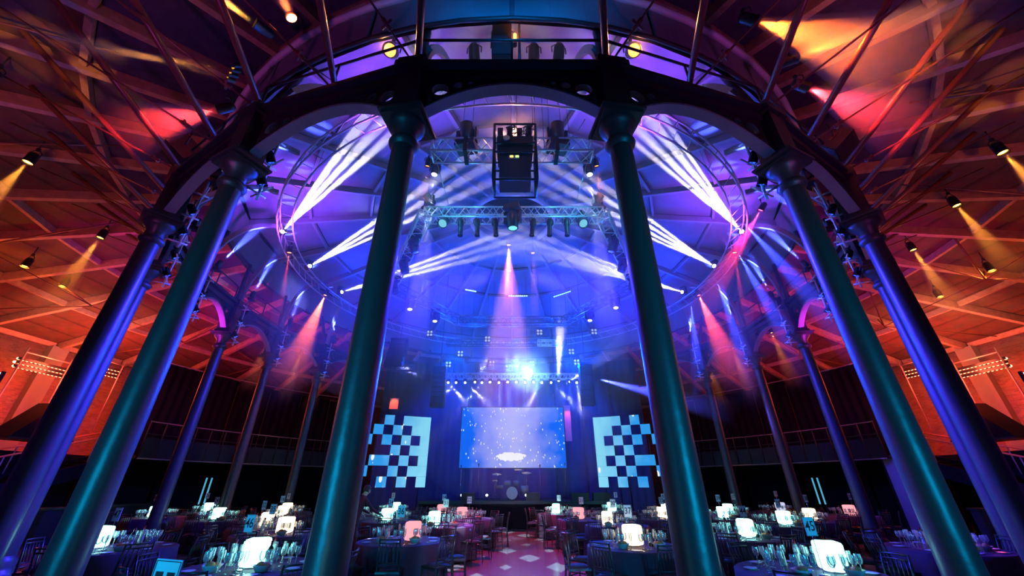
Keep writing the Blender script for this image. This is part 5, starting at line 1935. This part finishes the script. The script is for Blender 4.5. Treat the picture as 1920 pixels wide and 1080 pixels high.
SEATS = ['far', 'far right', 'right', 'near right', 'near', 'near left', 'left', 'far left']
colxy = [Vector((s * x, y)) for k, s, x, y in COLS]
tabxy = [Vector((x, y)) for _, x, y, _, _ in TABLES]
far_glass = MB()
n_glass = n_chair = 0
for ti, (num, x, y, zs, lc) in enumerate(TABLES):
    near = ti < 11
    sd = 'left' if x < 0 else 'right'
    numw = spell(num)
    T = thing('banquet_table', 'round banquet table numbered %s under a dark cloth on the %s of the aisle' % (numw, sd), 'table', (x, y, 0), 0, 'round banquet tables')
    for nm, me in (('tabletop', TOP_ME), ('pedestal', PED_ME), ('foot', FOOT_ME)):
        link(nm, me, T)
    c = tag(link('tablecloth', CLOTH_ME), 'dark plum tablecloth hanging to the floor over table %s' % numw, 'tablecloth', 'dark tablecloths')
    c.location = (x, y, 0)
    c.rotation_euler = (0, 0, random.uniform(0, 6))
    # lit cube lamp
    lx, ly = LOFF.get(num, random.uniform(-0.2, 0.2)), -0.05
    L = thing('cube_lamp', 'glowing %s acrylic cube lamp in the middle of table %s' % (LWORD[lc], numw), 'lamp', (x + lx, y + ly, TZ_ + 0.008), random.uniform(-0.35, 0.35), 'cube lamps on the tables')
    link('base', LBASE, L)
    sh = link('shade', LCUBE[lc], L)
    sh.location = (0, 0, 0.02)
    # number sign
    fx, fy = -x * 0.5, -y
    rz = math.atan2(-x * 0.5, y) * -1 * 0.8
    sx, sy = x, y + (0.2 if num in BEHIND else -0.28)
    sgn = thing('table_sign', 'white card reading %s on a thin stem among the glasses of table %s' % (num, numw), 'table number', (sx, sy, TZ_ + 0.008), rz + random.uniform(-0.15, 0.15), 'table number signs')
    h = zs - TZ_ - 0.008
    link('base', SBASE, sgn)
    m = MB(); m.tube((0, 0.006, 0.01), (0, 0.006, h + 0.02), 0.005, n=6); m.build('stem', CHROME, sgn)
    card = link('card', SCARD, sgn)
    card.location = (0, 0, h)
    link('border', SBORD, card)
    tx = bpy.data.curves.new('number', 'FONT')
    tx.body = num
    tx.size = 0.155
    tx.align_x = 'CENTER'
    tx.align_y = 'CENTER'
    tx.extrude = 0.001
    tx.offset = 0.0012
    tx.materials.append(INK)
    tmp = bpy.data.objects.new('number', tx)
    col.objects.link(tmp)
    nme = bpy.data.meshes.new_from_object(tmp.evaluated_get(bpy.context.evaluated_depsgraph_get()))
    bpy.data.objects.remove(tmp)
    nme.transform(Matrix.Translation((0, -0.0045, 0)) @ Matrix.Rotation(PI / 2, 4, 'X') @ Matrix.Diagonal((0.86, 1, 1, 1)))
    if not nme.materials:
        nme.materials.append(INK)
    link('number', nme, card)
    # chairs
    for si in range(8):
        ph = PI / 2 - si * PI / 4 + 0.12
        cxy = Vector((x + 1.09 * math.cos(ph), y + 1.09 * math.sin(ph)))
        if any((cxy - q).length < 0.46 for q in colxy):
            continue
        if any((cxy - q).length < TR + 0.26 for j, q in enumerate(tabxy) if j != ti):
            continue
        if cxy.y < 3.0 and num == '55' or cxy.y > 19.0:
            continue
        if near:
            o = thing('chair', 'black spindle-back chair on the %s side of table %s' % (SEATS[si], numw), 'chair', (cxy.x, cxy.y, 0), ph + PI / 2 + random.uniform(-0.12, 0.12), 'black spindle-back chairs at table %s' % numw)
            for nm, me in CH:
                link(nm, me, o)
        else:
            o = link('chair', CHAIR_FAR)
            tag(o, 'black spindle-back chair on the %s side of table %s' % (SEATS[si], numw), 'chair', 'black spindle-back chairs at table %s' % numw)
            o.location = (cxy.x, cxy.y, 0)
            o.rotation_euler = (0, 0, ph + PI / 2 + random.uniform(-0.12, 0.12))
        n_chair += 1
    zt = TZ_ + 0.008
    # glasses
    for si in range(8):
        ph = PI / 2 - si * PI / 4 + 0.12
        for gi, (rr, da) in enumerate(((0.50, -0.16), (0.55, 0.06), (0.47, 0.26), (0.40, 0.02))):
            a = ph + da + random.uniform(-0.04, 0.04)
            rr += random.uniform(-0.02, 0.02)
            p = Vector((x + rr * math.cos(a), y + rr * math.sin(a), zt))
            if (p.xy - Vector((sx, sy))).length < 0.1:
                continue
            if n_glass < 296 and num != '55':
                n_glass += 1
                lab, grp = '%s of the place on the %s side of table %s' % (('left wine glass', 'middle wine glass', 'tall flute glass', 'inner wine glass')[gi], SEATS[si], numw), 'stemmed glasses on table %s' % numw
                if ti < 5 and gi != 2:
                    o = thing('wine_glass', lab, 'glass', p, a, grp)
                    for nm, me in GW:
                        link(nm, me, o)
                else:
                    o = tag(link('wine_glass', FL if gi == 2 else GFAR), lab, 'glass', grp)
                    o.location = p
            else:
                far_glass.lathe(GFAR_PROF, 6, p)
    # bottles beside the lamp
    for bi, (bx, by, kind) in enumerate(((0.27, -0.1, 'g'), (-0.29, 0.02, 'c'), (0.1, 0.3, 'c'))):
        if num == '55' or (ti > 20 and bi == 2):
            continue
        o = thing('bottle', ('dark green wine bottle beside the lamp on table %s' if kind == 'g' else ('clear water bottle left of the lamp on table %s' if bi == 1 else 'clear water bottle behind the lamp on table %s')) % numw, 'bottle', (x + bx, y + by, zt), 0, 'bottles on the tables')
        link('glass_body', BOT_G if kind == 'g' else BOT_C, o)
        link('paper_label', BOT_L, o)
        link('cap', BOT_CAP, o)
    # bread bowls with rolls
    for bi, (bx, by) in enumerate(((-0.3, -0.34), (0.34, -0.33)) if ti < 16 else ((0.3, -0.32),)):
        if num == '55':
            continue
        o = tag(link('bread_bowl', BOWL_ME), 'white bowl of bread rolls at the near %s of the lamp on table %s' % ('left' if bx < 0 else 'right', numw), 'bowl', 'bread bowls')
        o.location = (x + bx, y + by, zt)
        for q in range(3 if ti < 11 else 1):
            r_ = tag(link('bread_roll', ROLL_ME), 'golden bread roll in the near %s bowl on table %s' % ('left' if bx < 0 else 'right', numw), 'bread roll', 'bread rolls on table %s' % numw)
            aq = 2.1 * q + 0.5
            r_.location = (x + bx + 0.04 * math.cos(aq) * (q < 3), y + by + 0.04 * math.sin(aq), zt + 0.055 + 0.014 * (q == 2))
            r_.rotation_euler = (random.uniform(-0.4, 0.4), random.uniform(-0.4, 0.4), random.uniform(0, 3))
            if ti >= 11:
                r_.scale = (1.5, 1.5, 1.3)
    # cutlery and side plates
    if ti < 9:
        for si in range(8):
            ph = PI / 2 - si * PI / 4 + 0.12
            for off, me, nm in ((-0.13, FORK_ME, 'fork'), (0.13, KNIFE_ME, 'knife')):
                p = Vector((x + 0.70 * math.cos(ph) - off * math.sin(ph), y + 0.70 * math.sin(ph) + off * math.cos(ph), zt))
                o = tag(link(nm, me), 'polished steel %s laid on the %s side of table %s' % (nm, SEATS[si], numw), nm, 'cutlery on table %s' % numw)
                o.location = p
                o.rotation_euler = (0, 0, ph + PI / 2)
            p = Vector((x + 0.68 * math.cos(ph - 0.36), y + 0.68 * math.sin(ph - 0.36), zt))
            o = tag(link('side_plate', PLATE_ME), 'white side plate on the %s side of table %s' % (SEATS[si], numw), 'plate', 'side plates on table %s' % numw)
            o.location = p
tag(far_glass.build('wine_glasses', GLASS), 'stemmed glasses crowding the farther tables', None, 'stemmed glasses on the farther tables', 'stuff')

# ================================================================== PEOPLE
SKINM = mat('skin', (0.62, 0.36, 0.27), 0.55)


def person(label, loc, rz, lean, cloth, hair, hair_word, reach):
    """waiter leaning forward over a table; local +Y is forward"""
    P = thing('person', label, 'person', loc, rz)
    V, E, RAD = [], [], []

    def add(co, r, parent=None):
        V.append(Vector(co)); RAD.append(r)
        if parent is not None:
            E.append((parent, len(V) - 1))
        return len(V) - 1
    c, s_ = math.cos(lean), math.sin(lean)
    def up(h, f=0.0, x=0.0):       # point along the leaning spine
        return (x, s_ * h + c * f - 0.05, 0.93 + c * h - s_ * f)
    pel = add((0, -0.05, 0.93), 0.15)
    ab = add(up(0.18), 0.135, pel)
    ch = add(up(0.38), 0.155, ab)
    nb = add(up(0.52), 0.075, ch)
    hd0 = add(up(0.60, 0.02), 0.058, nb)
    hd1 = add(up(0.68, 0.045), 0.088, hd0)
    hd2 = add(up(0.79, 0.045), 0.085, hd1)
    hand_idx, finger_start = [], []
    for sx in (-1, 1):
        hip = add((sx * 0.09, -0.05, 0.86), 0.095, pel)
        kn = add((sx * 0.10, 0.0, 0.49), 0.062, hip)
        an = add((sx * 0.10, -0.06, 0.10), 0.042, kn)
        ft = add((sx * 0.115, 0.10, 0.04), 0.036, an)
        sh = add(up(0.46, 0.0, sx * 0.185), 0.062, ch)
        S = Vector(up(0.46, 0.0, sx * 0.185))
        hx, hy, hz = reach[0 if sx < 0 else 1]
        Hn = Vector((hx, hy, hz))
        mid = (S + Hn) / 2 + Vector((sx * 0.07, -0.04, -0.07))
        el = add(mid, 0.043, sh)
        wr = add(Hn, 0.028, el)
        d = (Hn - mid).normalized()
        side_ = Vector((0, 0, 1)).cross(d).normalized()
        palm = add(Hn + d * 0.055, 0.030, wr)
        hand_idx.append(Hn)
        for q in range(4):
            o = side_ * (0.027 - 0.018 * q)
            ln = (0.065, 0.078, 0.072, 0.055)[q]
            b = add(Hn + d * 0.09 + o, 0.0095, palm)
            b2 = add(Hn + d * (0.09 + ln * 0.55) + o + Vector((0, 0, -0.008)), 0.0088, b)
            add(Hn + d * (0.09 + ln) + o + Vector((0, 0, -0.028)), 0.0075, b2)
        tb = add(Hn + d * 0.035 + side_ * 0.042 * sx * -1, 0.011, wr)
        add(Hn + d * 0.075 + side_ * 0.055 * sx * -1 + Vector((0, 0, -0.012)), 0.009, tb)
    me = bpy.data.meshes.new('body_frame')
    me.from_pydata([tuple(v) for v in V], E, [])
    ob = bpy.data.objects.new('body_frame', me)
    col.objects.link(ob)
    sk = ob.modifiers.new('skin', 'SKIN')
    sk.use_smooth_shade = True
    for i, sv in enumerate(me.skin_vertices[0].data):
        sv.radius = (RAD[i], RAD[i])
        sv.use_root = (i == 0)
    sb = ob.modifiers.new('sub', 'SUBSURF')
    sb.levels = sb.render_levels = 2
    dg = bpy.context.evaluated_depsgraph_get()
    bm_ = bpy.data.meshes.new_from_object(ob.evaluated_get(dg))
    bpy.data.objects.remove(ob)
    bm_.materials.clear()
    bm_.materials.append(cloth)
    bm_.materials.append(SKINM)
    headc = Vector(up(0.72, 0.04))
    for p in bm_.polygons:
        cc = p.center
        sk_ = (cc - headc).length < 0.165 or any((cc - h).length < 0.17 and (cc - h).dot((h - Vector((0, 0, 1.2))).normalized()) > -0.01 for h in hand_idx)
        p.material_index = 1 if sk_ else 0
        p.use_smooth = True
    body = link('body', bm_, P)
    # face and hair follow the head
    Mh = Matrix.Rotation(-lean, 3, 'X')
    m = MB()
    m.lathe([(0, 0.105), (0.05, 0.098), (0.088, 0.06), (0.10, 0.0), (0.096, -0.05), (0.09, -0.09)], 14, headc + Mh @ Vector((0, -0.025, 0.035)), Mh)
    m.build('hair', hair, P)
    for sx in (-1, 1):
        m = MB(); m.lathe([(0, 0.013), (0.012, 0.006), (0.014, 0), (0, -0.012)], 8, headc + Mh @ Vector((sx * 0.034, 0.086, 0.01)))
        m.build('eye', WHITEPAINT, P)
        m = MB(); m.lathe([(0, 0.035), (0.016, 0.02), (0.018, -0.01), (0, -0.035)], 8, headc + Mh @ Vector((sx * 0.092, 0.0, 0.0)), Mh)
        m.build('ear', SKINM, P)
    m = MB(); m.path([headc + Mh @ Vector((0, 0.088, 0.015)), headc + Mh @ Vector((0, 0.112, -0.022)), headc + Mh @ Vector((0, 0.09, -0.03))], [0.008, 0.015, 0.008], 6)
    m.build('nose', SKINM, P)
    m = MB(); m.box(headc + Mh @ Vector((0, 0.092, -0.055)), (0.045, 0.012, 0.010), Mh)
    m.build('mouth', mat('lips', (0.45, 0.15, 0.14), 0.5), P)
    for sx in (-1, 1):
        m = MB(); m.lathe([(0, 0.055), (0.045, 0.05), (0.05, 0.02), (0.05, 0.0), (0, 0.0)], 10, (sx * 0.115, 0.06, 0.0), Matrix.Diagonal((0.9, 2.4, 1.2)))
        m.build('shoe', BLACK, P)
    return P


person('waiter in a dark jacket with red hair bending over a table left of the aisle', (-4.95, 12.55, 0), R(-62), 0.38, mat('waiter_black', (0.014, 0.012, 0.016), 0.8), mat('red_hair', (0.45, 0.06, 0.03), 0.6), 'red', ((-0.2, 0.62, 0.98), (0.22, 0.58, 0.95)))
person('waiter in a dark maroon jacket seen from behind, leaning towards a lit table', (-4.36, 12.35, 0), R(-38), 0.34, mat('maroon_jacket', (0.07, 0.014, 0.02), 0.8), mat('dark_hair', (0.02, 0.012, 0.01), 0.6), 'dark', ((-0.22, 0.55, 1.0), (0.22, 0.62, 0.98)))
